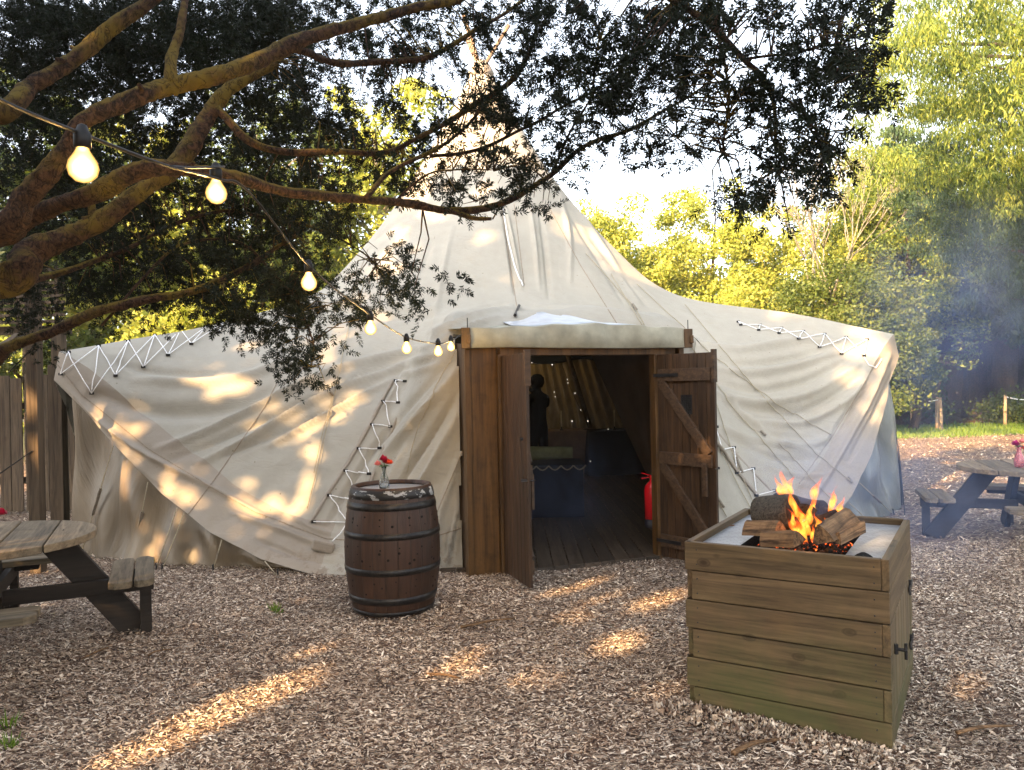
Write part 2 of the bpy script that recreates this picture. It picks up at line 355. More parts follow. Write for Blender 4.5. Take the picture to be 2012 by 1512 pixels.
    M['stem'] = plain('green_stem', (.05, .1, .03), .6)
    t = NT('bulb_glass_lit'); e = t.node('ShaderNodeEmission'); e.inputs[0].default_value = (1, .56, .15, 1)
    lw = t.node('ShaderNodeLayerWeight'); lw.inputs[0].default_value = .35
    e.inputs[1].default_value = 1; s_ = t.ramp(lw.outputs['Facing'], [(0, (1, 1, 1)), (.22, (.34, .34, .34)), (.5, (.085, .085, .085)), (1, (.05, .05, .05))]); t.l(t.math('MULTIPLY', s_, 2.6), e.inputs[1])
    t.l(e.outputs[0], t.out.inputs[0]); M['bulb'] = t.m
    t = NT('fairy_glow'); e = t.node('ShaderNodeEmission'); e.inputs[0].default_value = (1, .9, .75, 1); e.inputs[1].default_value = .5; t.l(e.outputs[0], t.out.inputs[0]); M['fairy'] = t.m
    # flame
    t = NT('flame'); tc = t.node('ShaderNodeTexCoord'); sp = t.node('ShaderNodeSeparateXYZ'); t.l(tc.outputs['Generated'], sp.inputs[0])
    n = t.noise(t.coord((1, 1, .5)), 22, 4, .6, 1.5); f = t.math('ADD', sp.outputs[2], t.math('MULTIPLY', t.math('SUBTRACT', n, .5), .9))
    lw = t.node('ShaderNodeLayerWeight'); lw.inputs[0].default_value = .4
    col = t.ramp(f, [(.05, (1, .16, .015)), (.35, (1, .42, .05)), (.6, (1, .14, .015)), (1, (.9, .05, .01))])
    e = t.node('ShaderNodeEmission'); t.l(col, e.inputs[0]); e.inputs[1].default_value = .75
    tr = t.node('ShaderNodeBsdfTransparent'); mx = t.node('ShaderNodeMixShader')
    al = t.math('MULTIPLY', t.math('MULTIPLY', t.ramp(lw.outputs['Facing'], [(.02, (.7, .7, .7)), (.6, (0, 0, 0))]), t.ramp(t.noise(t.coord((1, 1, .45)), 42, 3, .6, 2), [(.3, (.1, .1, .1)), (.7, (1, 1, 1))])), t.ramp(f, [(.5, (1, 1, 1)), (1.0, (.03, .03, .03))]))
    t.l(al, mx.inputs[0]); t.l(tr.outputs[0], mx.inputs[1]); t.l(e.outputs[0], mx.inputs[2]); t.l(mx.outputs[0], t.out.inputs[0]); M['flame'] = t.m
    t = NT('ember'); n = t.noise(t.coord(), 38, 5, .6); e = t.node('ShaderNodeEmission'); e.inputs[0].default_value = (1, .13, .02, 1)
    t.l(t.math('MULTIPLY', t.ramp(n, [(.6, (0, 0, 0)), (.72, (1, 1, 1))]), 1.0), e.inputs[1]); ad = t.node('ShaderNodeAddShader'); t.base((.012, .011, .011), .9)
    t.l(t.b.outputs[0], ad.inputs[0]); t.l(e.outputs[0], ad.inputs[1]); t.l(ad.outputs[0], t.out.inputs[0]); M['ember'] = t.m
    # interior
    t = NT('curtain_cloth'); n = t.noise(t.coord((3, 3, .3)), 3, 3); M['curtain'] = t.base(t.ramp(n, [(.3, (.32, .25, .16)), (.7, (.45, .36, .24))]), .9)
    M['liner'] = plain('liner_cloth', (.10, .07, .05), .9, sc=3)
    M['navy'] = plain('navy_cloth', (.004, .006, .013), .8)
    M['olive'] = plain('olive_blanket', (.12, .12, .06), .9)
    M['linen'] = plain('table_linen', (.15, .10, .075), .9, sc=5)
    M['clothes'] = plain('dark_clothes', (.008, .009, .013), .85)
    M['skin'] = plain('skin', (.35, .2, .14), .6)
    M['hair'] = plain('dark_hair', (.01, .008, .006), .5)
    M['candle'] = plain('ivory_candle', (.7, .62, .45), .5)
    M['pole'] = wood('tent_pole_wood', (.14, .1, .065), (.27, .2, .14), 2, .7)
    M['red'] = plain('red_enamel', (.62, .012, .02), .25, var=.08); M['redlabel'] = plain('dark_band', (.02, .02, .03), .5)
    M['whitecap'] = plain('white_plastic_sheet', (.42, .46, .52), .3, var=.18, sc=7)
    M['awning'] = plain('awning_canvas', (.27, .265, .21), .8, var=.28, sc=6)
mk_mats()
QUAL = 1.0; SHADE_H = 11.0; SMOKE = True; HAZE = .0009
# ================================================================ the ground
def sheet(name, pts, z, mat, kind='structure'):
    me = bpy.data.meshes.new(name); me.from_pydata([(p[0], p[1], z) for p in pts], [], [tuple(range(len(pts)))]); me.update()
    if me.polygons[0].normal.z < 0: me.flip_normals()
    o = link_mesh(name, me, mat); o['kind'] = kind; return o
sheet('ground', [(-150, -60), (150, -60), (150, 200), (-150, 200)], -.012, M['earth'])
def edge_noise(x): return noise.noise(Vector((x*.35, 3.3, 0)))*.9 + noise.noise(Vector((x*1.3, 7.3, 0)))*.3
bed = [(-26, -16), (26, -16)]
bed += [(x, 20.3+edge_noise(x)+(x-10)*.1) for x in np.linspace(26, -2, 60)] + [(-6, 18), (-26, 18)]
sheet('woodchip_yard', bed, -.006, M['chipbed'])
lw_pts = [(x, 20.0+edge_noise(x)+(x-10)*.1) for x in np.linspace(2, 30, 60)] + [(x, 24.6+edge_noise(x+40)*.7+(x-10)*.14) for x in np.linspace(30, 2, 60)]
sheet('lawn', lw_pts, -.009, M['lawn'])
sheet('forest_floor', [(2, 24), (45, 24), (70, 80), (-10, 80)], -.0105, M['soil'])
# ---- loose chips, millions nobody could count
def chips(name, n, ymin, ymax, seed, smin, smax, spread=.70, lo=None):
    r = np.random.default_rng(seed)
    t = r.random(n); y = ymin+(ymax-ymin)*(t if lo is None else t**lo)
    x = (r.random(n)*2-1)*(y*spread+.35)
    keep = np.hypot(x+.37, y-11.5) > 4.95
    keep |= (np.abs((x+.08)*.946+(y-6.51)*.323-.7) < .8) & (y < 7.0) & (y < 6.45+.34*(x+.08))
    x, y = x[keep], y[keep]; n = len(x)
    L = smin+(smax-smin)*r.random(n)**2.2; W = L*(.12+.30*r.random(n)); big = r.random(n) < .022; L[big] *= 2.4; W[big] *= .5
    T = .0012+.0025*r.random(n); yaw = r.normal(.1, .75, n); yaw[r.random(n) < .45] = r.random((r.random(n) < .45).sum())[0]*PI if False else yaw[r.random(n) < .45][0]
    yaw = np.where(r.random(n) < .5, r.normal(0, .6, n), r.random(n)*PI)
    pit = r.normal(0, .28, n); rol = r.normal(0, .38, n)
    mound = np.array([noise.noise(Vector((a*1.3, b*1.3, 0)))*.012+noise.noise(Vector((a*6, b*6, 0)))*.006 for a, b in zip(x, y)])
    z = .004+np.abs(r.normal(0, .007, n))+mound
    loc = np.array([[-1, -.7, 0], [-1, .7, 0], [0, 1, 1], [0, -1, 1], [1, -.5, 0], [1, .55, 0]], float)
    v = np.zeros((n, 6, 3)); curl = r.normal(0, .1, n)
    lx = loc[None, :, 0]*L[:, None]/2*(1+r.normal(0, .12, (n, 6))); ly = loc[None, :, 1]*W[:, None]/2*(1+r.normal(0, .2, (n, 6))); lz = loc[None, :, 2]*(curl*L)[:, None]+T[:, None]
    cy, sy = np.cos(yaw)[:, None], np.sin(yaw)[:, None]; cp, sp_ = np.cos(pit)[:, None], np.sin(pit)[:, None]; cr, sr = np.cos(rol)[:, None], np.sin(rol)[:, None]
    y1 = ly*cr-lz*sr; z1 = ly*sr+lz*cr; x2 = lx*cp-z1*sp_; z2 = lx*sp_+z1*cp
    v[..., 0] = x2*cy-y1*sy+x[:, None]; v[..., 1] = x2*sy+y1*cy+y[:, None]; v[..., 2] = z2+z[:, None]
    b = np.arange(n)[:, None, None]*6; f = (np.array([[0, 3, 2, 1], [3, 4, 5, 2]])[None]+b).reshape(-1, 4)
    o = np_mesh(name, v.reshape(-1, 3), f, M['chip']); tag(o, 'loose pale and brown wood chips covering the yard', 'wood chips', kind='stuff'); return o
chips('wood_chips', int(400000*QUAL), 2.9, 7.4, 5, .007, .032, lo=.85)
chips('wood_chips', int(110000*QUAL), 7.0, 21, 6, .018, .06, lo=.85)
def box_hill():                                       # chips banked against the fire box foot
    r = np.random.default_rng(9); n = 3600; t = r.random(n); x = 1.59-.80*t+r.normal(0, .05, n)-.03; y = 3.275+.49*t-np.abs(r.normal(0, .07, n))
    h = np.clip(.055*(.35+.65*t)-(.25*np.abs((y-(3.275+.49*t)))), 0, 1)
    L = .010+.02*r.random(n); v = np.zeros((n, 4, 3)); a = r.random(n)*PI; W = L*.4
    for k, (sx, sy) in enumerate(((-1, -1), (1, -.8), (1, 1), (-1, .7))):
        v[:, k, 0] = x+(sx*L*np.cos(a)-sy*W*np.sin(a))/2; v[:, k, 1] = y+(sx*L*np.sin(a)+sy*W*np.cos(a))/2; v[:, k, 2] = h*r.random(n)+.01+sx*r.normal(0, .006, n)+sy*r.normal(0, .004, n)
    o = np_mesh('wood_chips', v.reshape(-1, 3), np.arange(n*4).reshape(-1, 4), M['chip']); tag(o, 'wood chips banked up against the foot of the fire box', 'wood chips', kind='stuff')
box_hill()
# a few sticks and twigs lying about
def stick(px0, py0, px1, py1, r, label):
    a, b = PZ(px0, py0, .02), PZ(px1, py1, .025); m = (a+b)/2+Vector((random.uniform(-.02, .02), random.uniform(-.02, .02), .012))
    MBo = MB().tube(smooth_path([a, m, b], 4), lerp_r([r, r*.8, r*.5], 4), 6, .3); o = MBo.build('stick', M['split'], smooth=True)
    tag(o, label, 'stick', 'sticks lying on the wood chips')
for s_ in ((905, 1232, 1012, 1214, .011, 'long brown twig lying on the chips right of the barrel'), (160, 1296, 212, 1272, .008, 'pale forked twig on the chips in front of the round picnic table at left'),
           (840, 1325, 905, 1332, .01, 'dark twig lying on the chips in the middle foreground'), (1440, 1480, 1530, 1452, .012, 'twig lying on the chips before the foot of the fire box'),
           (1880, 1440, 1990, 1425, .01, 'dark stick on the chips in the bottom right corner'), (290, 1288, 335, 1275, .006, 'short pale splinter on the chips between picnic table and barrel')):
    stick(*s_)
for k, (px_, py_, h_) in enumerate(((540, 1200, .07), (15, 1430, .09), (20, 1468, .07), (300, 1105, .08), (545, 1205, .05))):
    r_ = random.Random(k); g_ = PZ(px_, py_); mb = MB()
    for j in range(26):
        a_ = r_.random()*2*PI; d_ = Vector((math.cos(a_), math.sin(a_), 0)); o_ = d_*r_.random()*.04; s_ = Vector((-d_.y, d_.x, 0))*.004; t_ = d_*r_.uniform(.01, .05)+Vector((0, 0, h_*r_.uniform(.5, 1)))
        mb.add([o_-s_, o_+s_, o_+t_*.6+s_*.7, o_+t_, o_+t_*.6-s_*.7], [(0, 1, 2, 3, 4)])
    mb.v = [tuple(Vector(v)+g_) for v in mb.v]
    tag(mb.build('weed', M['grass']), ('small green weed in the chips between picnic table and barrel', 'green weed at the left edge of the foreground chips', 'second green weed in the bottom left corner', 'grass tuft at the foot of the left tent wall', 'tiny weed beside the small weed left of the barrel')[k], 'weed', 'weeds in the wood chips')
# grass tufts on the strip of lawn
def grass():
    r = np.random.default_rng(3); n = 26000; x = 3+26*r.random(n); t = r.random(n)
    e0 = np.array([19.9+edge_noise(a)+(a-10)*.1 for a in x]); e1 = np.array([24.6+edge_noise(a+40)*.7+(a-10)*.14 for a in x]); y = e0+(e1-e0)*t+.1*r.normal(size=n)
    a = r.random(n)*PI; h = .04+.07*r.random(n); w = .012; v = np.zeros((n, 4, 3)); dx, dy = np.cos(a)*w, np.sin(a)*w; lx, ly = r.normal(0, .03, n), r.normal(0, .03, n)
    v[:, 0] = np.stack([x-dx, y-dy, 0*x-.01], 1); v[:, 1] = np.stack([x+dx, y+dy, 0*x-.01], 1); v[:, 2] = np.stack([x+lx+dx*.3, y+ly+dy*.3, h], 1); v[:, 3] = np.stack([x+lx-dx*.3, y+ly-dy*.3, h], 1)
    o = np_mesh('grass', v.reshape(-1, 3), np.arange(n*4).reshape(-1, 4), M['grass']); tag(o, 'short bright green grass strip between yard and woodland', 'grass', kind='stuff')
grass()
# ================================================================ the tipi
CX, CY = -.37, 11.5
TH0 = R(-78.35); HALF = R(58.35); RC = 5.68
DO = Vector((-.08, 6.51, 0)); DE = Vector((.946, .323, 0)).normalized(); DN = Vector((DE.y, -DE.x, 0))
def dpt(e, n, z): return DO+DE*e+DN*n+Vector((0, 0, z))
def sstep(a, b, x): t = np.clip((x-a)/(b-a), 0, 1); return t*t*(3-2*t)
def profile(a, front=True, k=None):                    # a = phi in degrees -58.35..58.35 (left..right) -> list of (r, z) control arrays
    if k is None: k = sstep(-50, 50, a)
    a = np.abs(a); q = np.clip(a/58.35, 0, 1); w = q**2.6
    wd = (1-sstep(13.5, 24, a)) if front else a*0
    one = np.ones_like(a); zc = 2.02+.12*k; hc = 1.74+.12*k; rc = RC-.16*k
    P0 = (.13*one, 6.28*one); P1 = (1.0*one, 4.72*one); P2 = (1.92*one-.08*(1-w), 3.55*one-.05*(1-w))
    P3 = (2.80*one, 2.50+(2.80-2.50)*w)
    zh = np.interp(a, [0, 27, 33, 39, 45, 50, 54, 58.35], [0, 0, .12, .34, .68, 1.04, 1.38, 1.80])*(1+(hc/1.8-1)*q*q)
    rh = np.interp(a, [0, 27, 35, 42, 50, 55, 58.35], [5.08, 5.08, 5.12, 5.2, 5.36, 5.52, RC+.02]); rh = rh-.16*k*q**6
    P5 = (rh*(1-wd)+4.84*wd, zh)
    r4 = 4.02*(1-w)+4.3*w; z4 = (1.23+.5*zh*(1-w))*(1-w)+(2.30+.16*k)*w
    P4 = (r4*(1-wd)+4.62*wd, z4*(1-wd)+2.13*wd)
    bw = np.interp(a, [0, 24, 30, 42, 58.35], [.62, .62, .46, .46, .30]); dr, dz = P4[0]-P5[0], P4[1]-P5[1]; dl = np.hypot(dr, dz)+1e-6; wc = q**9
    P45 = ((P5[0]+dr/dl*bw-.045*(1-w)*(1-wd)+.06*wd)*(1-wc)+(rc-.03)*wc, (P5[1]+dz/dl*bw-.02*(1-w)*(1-wd))*(1-wc)+zc*wc)
    return [P0, P1, P2, P3, P4, P45, P5]
def cat(pts, t):                                       # pts: K control arrays (cols,), t: rows in 0..1
    K = len(pts); A = np.array(pts); A = np.concatenate([2*A[:1]-A[1:2], A, 2*A[-1:]-A[-2:-1]]); u = t*(K-1); i = np.minimum(u.astype(int), K-2); f = (u-i)[:, None]
    a, b, c, d = A[i], A[i+1], A[i+2], A[i+3]
    return .5*(2*b+(c-a)*f+(2*a-5*b+4*c-d)*f*f+(3*b-a-3*c+d)*f**3)
def crisp(v, pts, t, ph):                             # the cloth breaks sharply over the corner instead of rounding
    A = np.array(pts); K = len(pts); u = t*(K-1); i = np.minimum(u.astype(int), K-2); f = (u-i)[:, None]; lin = A[i]*(1-f)+A[i+1]*f
    wl = (np.abs(ph)**5)[None]*np.clip((u-4.0)/.6, 0, 1)[:, None]; return v*(1-wl)+lin*wl
def sector(mid, half, cols, rows, front, k=None):
    ph = np.linspace(-1, 1, cols); a = np.abs(ph)*58.35; pr = profile(ph*58.35, front, None if k is None else np.linspace(k[0], k[1], cols)); t = np.linspace(0, 1, rows)
    r = cat([p[0] for p in pr], t); z = cat([p[1] for p in pr], t); r, z = crisp(r, [p[0] for p in pr], t, ph), crisp(z, [p[1] for p in pr], t, ph); z = np.maximum(z, 0 if True else -9)
    ang = mid+ph*half; x = CX+r*np.cos(ang)[None]; y = CY+r*np.sin(ang)[None]
    return np.stack([x, y, z], 2), np.broadcast_to(a[None]*np.sign(ph)[None], z.shape), np.broadcast_to(t[:, None], z.shape)
FOLDS = [  # photo points along each crease of the cloth, height in metres, width in photo pixels
 ([(300, 885), (400, 850), (520, 790), (640, 735), (760, 700), (850, 680)], .055, 10), ([(330, 905), (420, 870), (540, 812), (660, 757), (780, 716)], -.04, 9),
 ([(380, 915), (480, 868), (600, 795), (720, 742), (870, 690)], .05, 9), ([(430, 900), (560, 845), (700, 775), (860, 705)], -.035, 9), ([(520, 880), (640, 815), (760, 750), (870, 712)], .045, 8),
 ([(250, 745), (380, 752), (500, 735), (600, 690)], .045, 12), ([(170, 770), (300, 805), (430, 800), (540, 770)], -.07, 24), ([(200, 700), (300, 730), (430, 735)], -.03, 10),
 ([(640, 590), (760, 606), (870, 604)], .035, 7), ([(640, 606), (760, 624), (860, 622)], -.03, 7), ([(650, 575), (760, 588)], -.02, 7),
 ([(840, 655), (930, 622), (1010, 600)], .03, 5), ([(845, 640), (920, 612), (1000, 594)], -.025, 5), ([(860, 668), (930, 640), (985, 622)], .03, 5), ([(835, 672), (880, 655), (920, 648)], -.02, 5),
 ([(905, 720), (840, 800), (765, 890), (700, 985)], .05, 10), ([(905, 765), (850, 850), (790, 940), (750, 1030)], -.045, 9), ([(908, 800), (860, 890), (815, 980), (800, 1060)], .045, 9),
 ([(895, 700), (800, 800), (735, 880), (680, 965), (640, 1040)], -.035, 9), ([(912, 870), (885, 950), (862, 1030), (858, 1110)], .04, 9), ([(915, 930), (900, 1020), (893, 1110)], -.05, 8), ([(905, 980), (885, 1060), (875, 1120)], .05, 7),
 ([(830, 700), (780, 760), (740, 820)], .025, 7), ([(800, 870), (760, 960), (730, 1040)], .03, 8),
 ([(450, 1005), (560, 1045), (650, 1078)], .03, 9), ([(500, 1060), (600, 1098), (680, 1110)], -.03, 9), ([(560, 1010), (620, 1040), (660, 1050)], .02, 6),
 ([(110, 740), (200, 830), (300, 900), (420, 960), (560, 1035)], .03, 8), ([(140, 820), (240, 905), (340, 980)], -.025, 10),
 ([(1345, 668), (1450, 688), (1550, 672), (1650, 668)], .05, 10), ([(1352, 690), (1450, 712), (1540, 705), (1640, 680)], -.045, 9), ([(1370, 715), (1460, 735), (1560, 720), (1650, 690)], .055, 9),
 ([(1380, 735), (1480, 765), (1580, 748), (1670, 705)], -.05, 10), ([(1390, 765), (1480, 792), (1590, 775), (1690, 715)], .055, 10), ([(1450, 800), (1560, 810), (1640, 775), (1700, 730)], -.05, 10),
 ([(1480, 825), (1570, 832), (1660, 790), (1715, 735)], .045, 9), ([(1390, 700), (1430, 790), (1500, 850), (1600, 862)], -.03, 9), ([(1400, 830), (1500, 868), (1600, 872), (1650, 840)], .03, 9),
 ([(1420, 850), (1520, 900), (1610, 900)], -.03, 9), ([(1440, 790), (1530, 870), (1620, 890)], .025, 8), ([(1500, 915), (1570, 935), (1630, 930)], .025, 7), ([(1540, 950), (1600, 962)], -.02, 6),
 ([(1752, 690), (1700, 800), (1640, 910), (1590, 990)], .035, 9), ([(1735, 700), (1680, 790), (1620, 880)], -.045, 9), ([(1760, 720), (1715, 820), (1665, 910)], -.025, 8),
 ([(1100, 380), (1118, 460), (1120, 560)], .025, 8), ([(1060, 400), (1072, 500), (1080, 590)], -.025, 8), ([(1040, 390), (1050, 470), (1060, 570)], .025, 7), ([(995, 410), (1012, 500), (1025, 570)], .03, 6),
 ([(985, 400), (1002, 500), (1012, 580)], -.03, 6), ([(1130, 400), (1200, 510), (1260, 600)], .03, 9), ([(1110, 400), (1170, 500), (1230, 600)], -.02, 8), ([(1150, 450), (1220, 540), (1280, 605)], -.025, 8),
 ([(890, 440), (868, 540), (850, 650)], .02, 10), ([(850, 470), (820, 560)], -.015, 10), ([(1050, 600), (1180, 612), (1290, 625)], .03, 7), ([(1100, 615), (1200, 628), (1300, 645)], -.025, 6),
]
def fold_disp(px, py):
    d = np.zeros_like(px)
    for pts, amp, w in FOLDS:
        sp = smooth_path([(p[0], p[1], 0) for p in pts], 3); w = w*.62; best = np.full(px.shape, 1e9); tt = np.zeros_like(px)
        lo = min(p[1] for p in pts)-4*w; hi = max(p[1] for p in pts)+4*w; l2 = min(p[0] for p in pts)-4*w; h2 = max(p[0] for p in pts)+4*w
        m = (py > lo) & (py < hi) & (px > l2) & (px < h2)
        if not m.any(): continue
        X, Y = px[m], py[m]; b = np.full(X.shape, 1e9); T = np.zeros_like(X); n = len(sp)-1
        for i in range(n):
            ax, ay = sp[i].x, sp[i].y; dx, dy = sp[i+1].x-ax, sp[i+1].y-ay; L2 = dx*dx+dy*dy
            t = np.clip(((X-ax)*dx+(Y-ay)*dy)/L2, 0, 1); ds = (X-ax-t*dx)**2+(Y-ay-t*dy)**2; c = ds < b; b[c] = ds[c]; T[c] = ((i+t)/n)[c]
        d[m] += amp*np.exp(-b/(w*w))*np.sin(np.clip(T*1.0, 0, 1)*PI)**.5
    return d
def smooth_noise(px, py, seed, sx, sy, ang, amp):
    c, s = math.cos(ang), math.sin(ang); sh = px.shape
    return np.array([noise.noise(Vector(((a*c+b*s)/sx, (-a*s+b*c)/sy, seed))) for a, b in zip(px.ravel(), py.ravel())]).reshape(sh)*amp
TENT = thing('tipi_tent', 'big cream canvas tipi tent with pointed peak and open wooden doorway', 'tent', (CX, CY, 0), world=True)
rows, cols = 241, 520
V, A_, T_ = sector(TH0, HALF, cols, rows, True)
px, py = PIX(V[..., 0], V[..., 1], V[..., 2])
gu = np.gradient(V, axis=0); gv = np.gradient(V, axis=1); N = np.cross(gu, gv); N /= (np.linalg.norm(N, axis=2, keepdims=True)+1e-9)
outw = np.stack([V[..., 0]-CX, V[..., 1]-CY, np.ones_like(px)*2], 2); N *= np.sign((N*outw).sum(2, keepdims=True))
lift = np.clip(V[..., 2]/.25, 0.15, 1)*np.clip(T_*8, 0, 1)
corner_t = np.clip((58.35-np.abs(A_))/3, 0, 1)
left_dir = np.where(px < 1100, -.55, .45)
wr = smooth_noise(px, py, 1.0, 150, 22, -.5, .010)*(px < 1100)+smooth_noise(px, py, 4.0, 150, 22, .45, .008)*(px >= 1100)+smooth_noise(px, py, 9.0, 120, 120, 0, .015)
V = V+N*((fold_disp(px, py)*np.where(px > 1300, 1.6, 1.55)+wr)*lift*np.maximum(corner_t, .15))[..., None]
ee = (V[..., 0]-DO.x)*DE.x+(V[..., 1]-DO.y)*DE.y; rr = np.hypot(V[..., 0]-CX, V[..., 1]-CY)
idx = np.arange(rows*cols).reshape(rows, cols)
q = np.stack([idx[:-1, :-1], idx[1:, :-1], idx[1:, 1:], idx[:-1, 1:]], 2).reshape(-1, 4)
def fm(a): return ((a[:-1, :-1]+a[1:, :-1]+a[1:, 1:]+a[:-1, 1:])/4).reshape(-1)
fe, fz, fr, fa, ft = fm(ee), fm(V[..., 2]), fm(rr), fm(A_), fm(T_)
hole = (np.abs(fe-.71) < 1.02) & (fz < 2.05) & (fr > 4.2)
# hem band: everything within half a metre of the lower edge outside the door
seg = np.linalg.norm(np.diff(V, axis=0), axis=2); arc = np.concatenate([np.zeros((1, cols)), np.cumsum(seg, 0)]); tohem = arc[-1][None]-arc; fh = fm(tohem)
band = (ft > 5/6) & (np.abs(fa) > 26.9)
allv = V.reshape(-1, 3)
def submesh(name, mask, mat, parent, off=0):
    f = q[mask]; u, inv = np.unique(f, return_inverse=True); return np_mesh(name, allv[u], inv.reshape(-1, 4), mat, parent, True)
submesh('canvas', ~hole & ~band, M['canvas'], TENT)
for sgn in (-1, 1):
    submesh('hem_band', ~hole & band & (np.sign(fa) == sgn), M['skirt'], TENT)
BV = BVHTree.FromPolygons([tuple(v) for v in allv], [tuple(f) for f in q[~hole]])
def surf(px_, py_, off=.012):
    r = ray(px_, py_).normalized(); loc, nor, i, d = BV.ray_cast(Vector((0, 0, H)), r)
    if loc is None: return None
    if nor.dot(r) > 0: nor = -nor
    return loc+nor*off
# the two sectors behind
BACKH = (2*PI-2*HALF)/4
for k, mid in enumerate((TH0+HALF+BACKH, TH0-HALF-BACKH)):
    vb, ab, tb = sector(mid, BACKH, 81, 60, False, ((1, .5), (.5, 0))[k]); ib = np.arange(60*81).reshape(60, 81)
    qb = np.stack([ib[:-1, :-1], ib[1:, :-1], ib[1:, 1:], ib[:-1, 1:]], 2).reshape(-1, 4)
    np_mesh('back_canvas', vb.reshape(-1, 3), qb, M['canvas'], TENT, True)
# walls of vinyl under the lifted corners
def infill(mid, half, lo, hi, mat, parent, front=True, seed=0, kk=None):
    n, m = 90, 26; a = np.linspace(lo, hi, n); pr = profile(a, front, None if kk is None else np.interp(a, [-58.35, 58.35], kk)); r1, z1 = pr[-1][0]-.15, pr[-1][1]+.10
    r0 = np.interp(np.abs(a), [26, 34, 42, 58.35], [4.92, 4.98, 5.18, 5.55]); ang = mid+a/58.35*half
    vs = np.zeros((m, n, 3))
    for j in range(m):
        s = j/(m-1); r = r1+(r0-r1)*s+.05*math.sin(s*PI)*np.array([noise.noise(Vector((x*.22, s*1.5, seed))) for x in a])*2.4; r = r+.022*np.sin(a*1.3+seed)*s
        vs[j, :, 0] = CX+r*np.cos(ang); vs[j, :, 1] = CY+r*np.sin(ang); vs[j, :, 2] = z1*(1-s)-.01*s
    ib = np.arange(m*n).reshape(m, n); qb = np.stack([ib[:-1, :-1], ib[1:, :-1], ib[1:, 1:], ib[:-1, 1:]], 2).reshape(-1, 4)
    return np_mesh('side_wall', vs.reshape(-1, 3), qb, mat, parent, True)
infill(TH0, HALF, -58.2, -30.5, M['vinyl'], TENT, seed=2.0)
infill(TH0, HALF, 27, 58.2, M['vinyl2'], TENT, seed=5.0)
for mid, kk in ((TH0+HALF+BACKH, (1, .5)), (TH0-HALF-BACKH, (.5, 0))):
    infill(mid, BACKH, -58.2, -20, M['vinyl2'], TENT, False, 3.0, kk); infill(mid, BACKH, 20, 58.2, M['vinyl2'], TENT, False, 6.0, kk)
# corner poles, each holding up an arm of the tent
for ang in (TH0-HALF, TH0+HALF):
    d = Vector((math.cos(ang), math.sin(ang), 0)); c = Vector((CX, CY, 0))
    MB().tube([c+d*(RC-.35)+Vector((0, 0, -.02)), c+d*(RC-.30)+Vector((0, 0, 1.70))], .035, 10).build('corner_pole', M['pole'], TENT, True)
# seams, ropes and lacings lying on the cloth
def on_cloth(pts, off=.012, n=10):
    out = []
    for p, q_ in zip(pts[:-1], pts[1:]):
        for k in range(n):
            t = k/n; s = surf(p[0]+(q_[0]-p[0])*t, p[1]+(q_[1]-p[1])*t, off)
            if s is not None: out.append(s)
    s = surf(*pts[-1], off)
    if s is not None: out.append(s)
    return out
def strand(name, pts, r, mat, off=.012, n=26, taut=False):
    pts = on_cloth(pts, off, n)
    if len(pts) < 2: return None
    if taut:                                          # a tight rope bridges the hollows
        a, b = pts[0], pts[-1]; pts = [p.lerp(a+(b-a)*(i/(len(pts)-1)), .35) if i not in (0, len(pts)-1) else p for i, p in enumerate(pts)]
    return MB().tube(pts, r, 6).build(name, mat, TENT, True)
for pts in ([(745, 430), (712, 520), (690, 590)], [(1010, 400), (1030, 560)], [(985, 410), (1015, 600)], [(1075, 400), (1140, 520), (1215, 640)],
            [(560, 720), (520, 800), (430, 930), (370, 1010)], [(100, 700), (160, 775), (290, 880), (400, 948), (500, 1005), (640, 1058), (700, 1062)],
            [(1705, 740), (1640, 850), (1570, 950)], [(1400, 1030), (1460, 1022), (1500, 1028)], [(860, 1052), (915, 1035)], [(915, 870), (870, 980), (850, 1030)]):
    strand('seam', pts, .0045, M['seam'], .002)
for pts in ([(690, 625), (660, 760), (630, 900), (605, 1000)], [(655, 775), (635, 850), (618, 930)], [(895, 690), (830, 820), (800, 925)], [(1340, 660), (1440, 800), (1530, 905), (1560, 940)],
            [(1200, 540), (1260, 640)], [(1150, 500), (1245, 605), (1265, 640)], [(1250, 560), (1400, 700), (1520, 790), (1630, 855)], [(1345, 600), (1480, 760), (1600, 890), (1668, 945)],
            [(1395, 760), (1440, 900), (1500, 1040)], [(1400, 860), (1450, 960), (1495, 1040)], [(1530, 870), (1600, 950), (1650, 1000)], [(1395, 960), (1425, 1015)]):
    strand('rope', pts, .0045, M['rope_tan'], .02, 18)
for c in ([(1494, 845), (1503, 858)], [(1444, 900), (1456, 930)], [(1404, 975), (1418, 997)], [(1665, 938), (1672, 950)], [(1241, 600), (1250, 612)], [(648, 768), (654, 776)]):
    strand('rope_toggle', c, .014, M['strap'], .025, 3)
strand('peak_lacing', [(988, 400), (1000, 470), (1012, 520), (1026, 562)], .008, M['rope_white'], .014)
def along(P_, k):                                      # k points spread evenly along a line of photo points
    L = [0]
    for p, q_ in zip(P_[:-1], P_[1:]): L.append(L[-1]+math.hypot(q_[0]-p[0], q_[1]-p[1]))
    return [tuple(np.interp(L[-1]*i/(k-1), L, [p[c] for p in P_]) for c in (0, 1)) for i in range(k)]
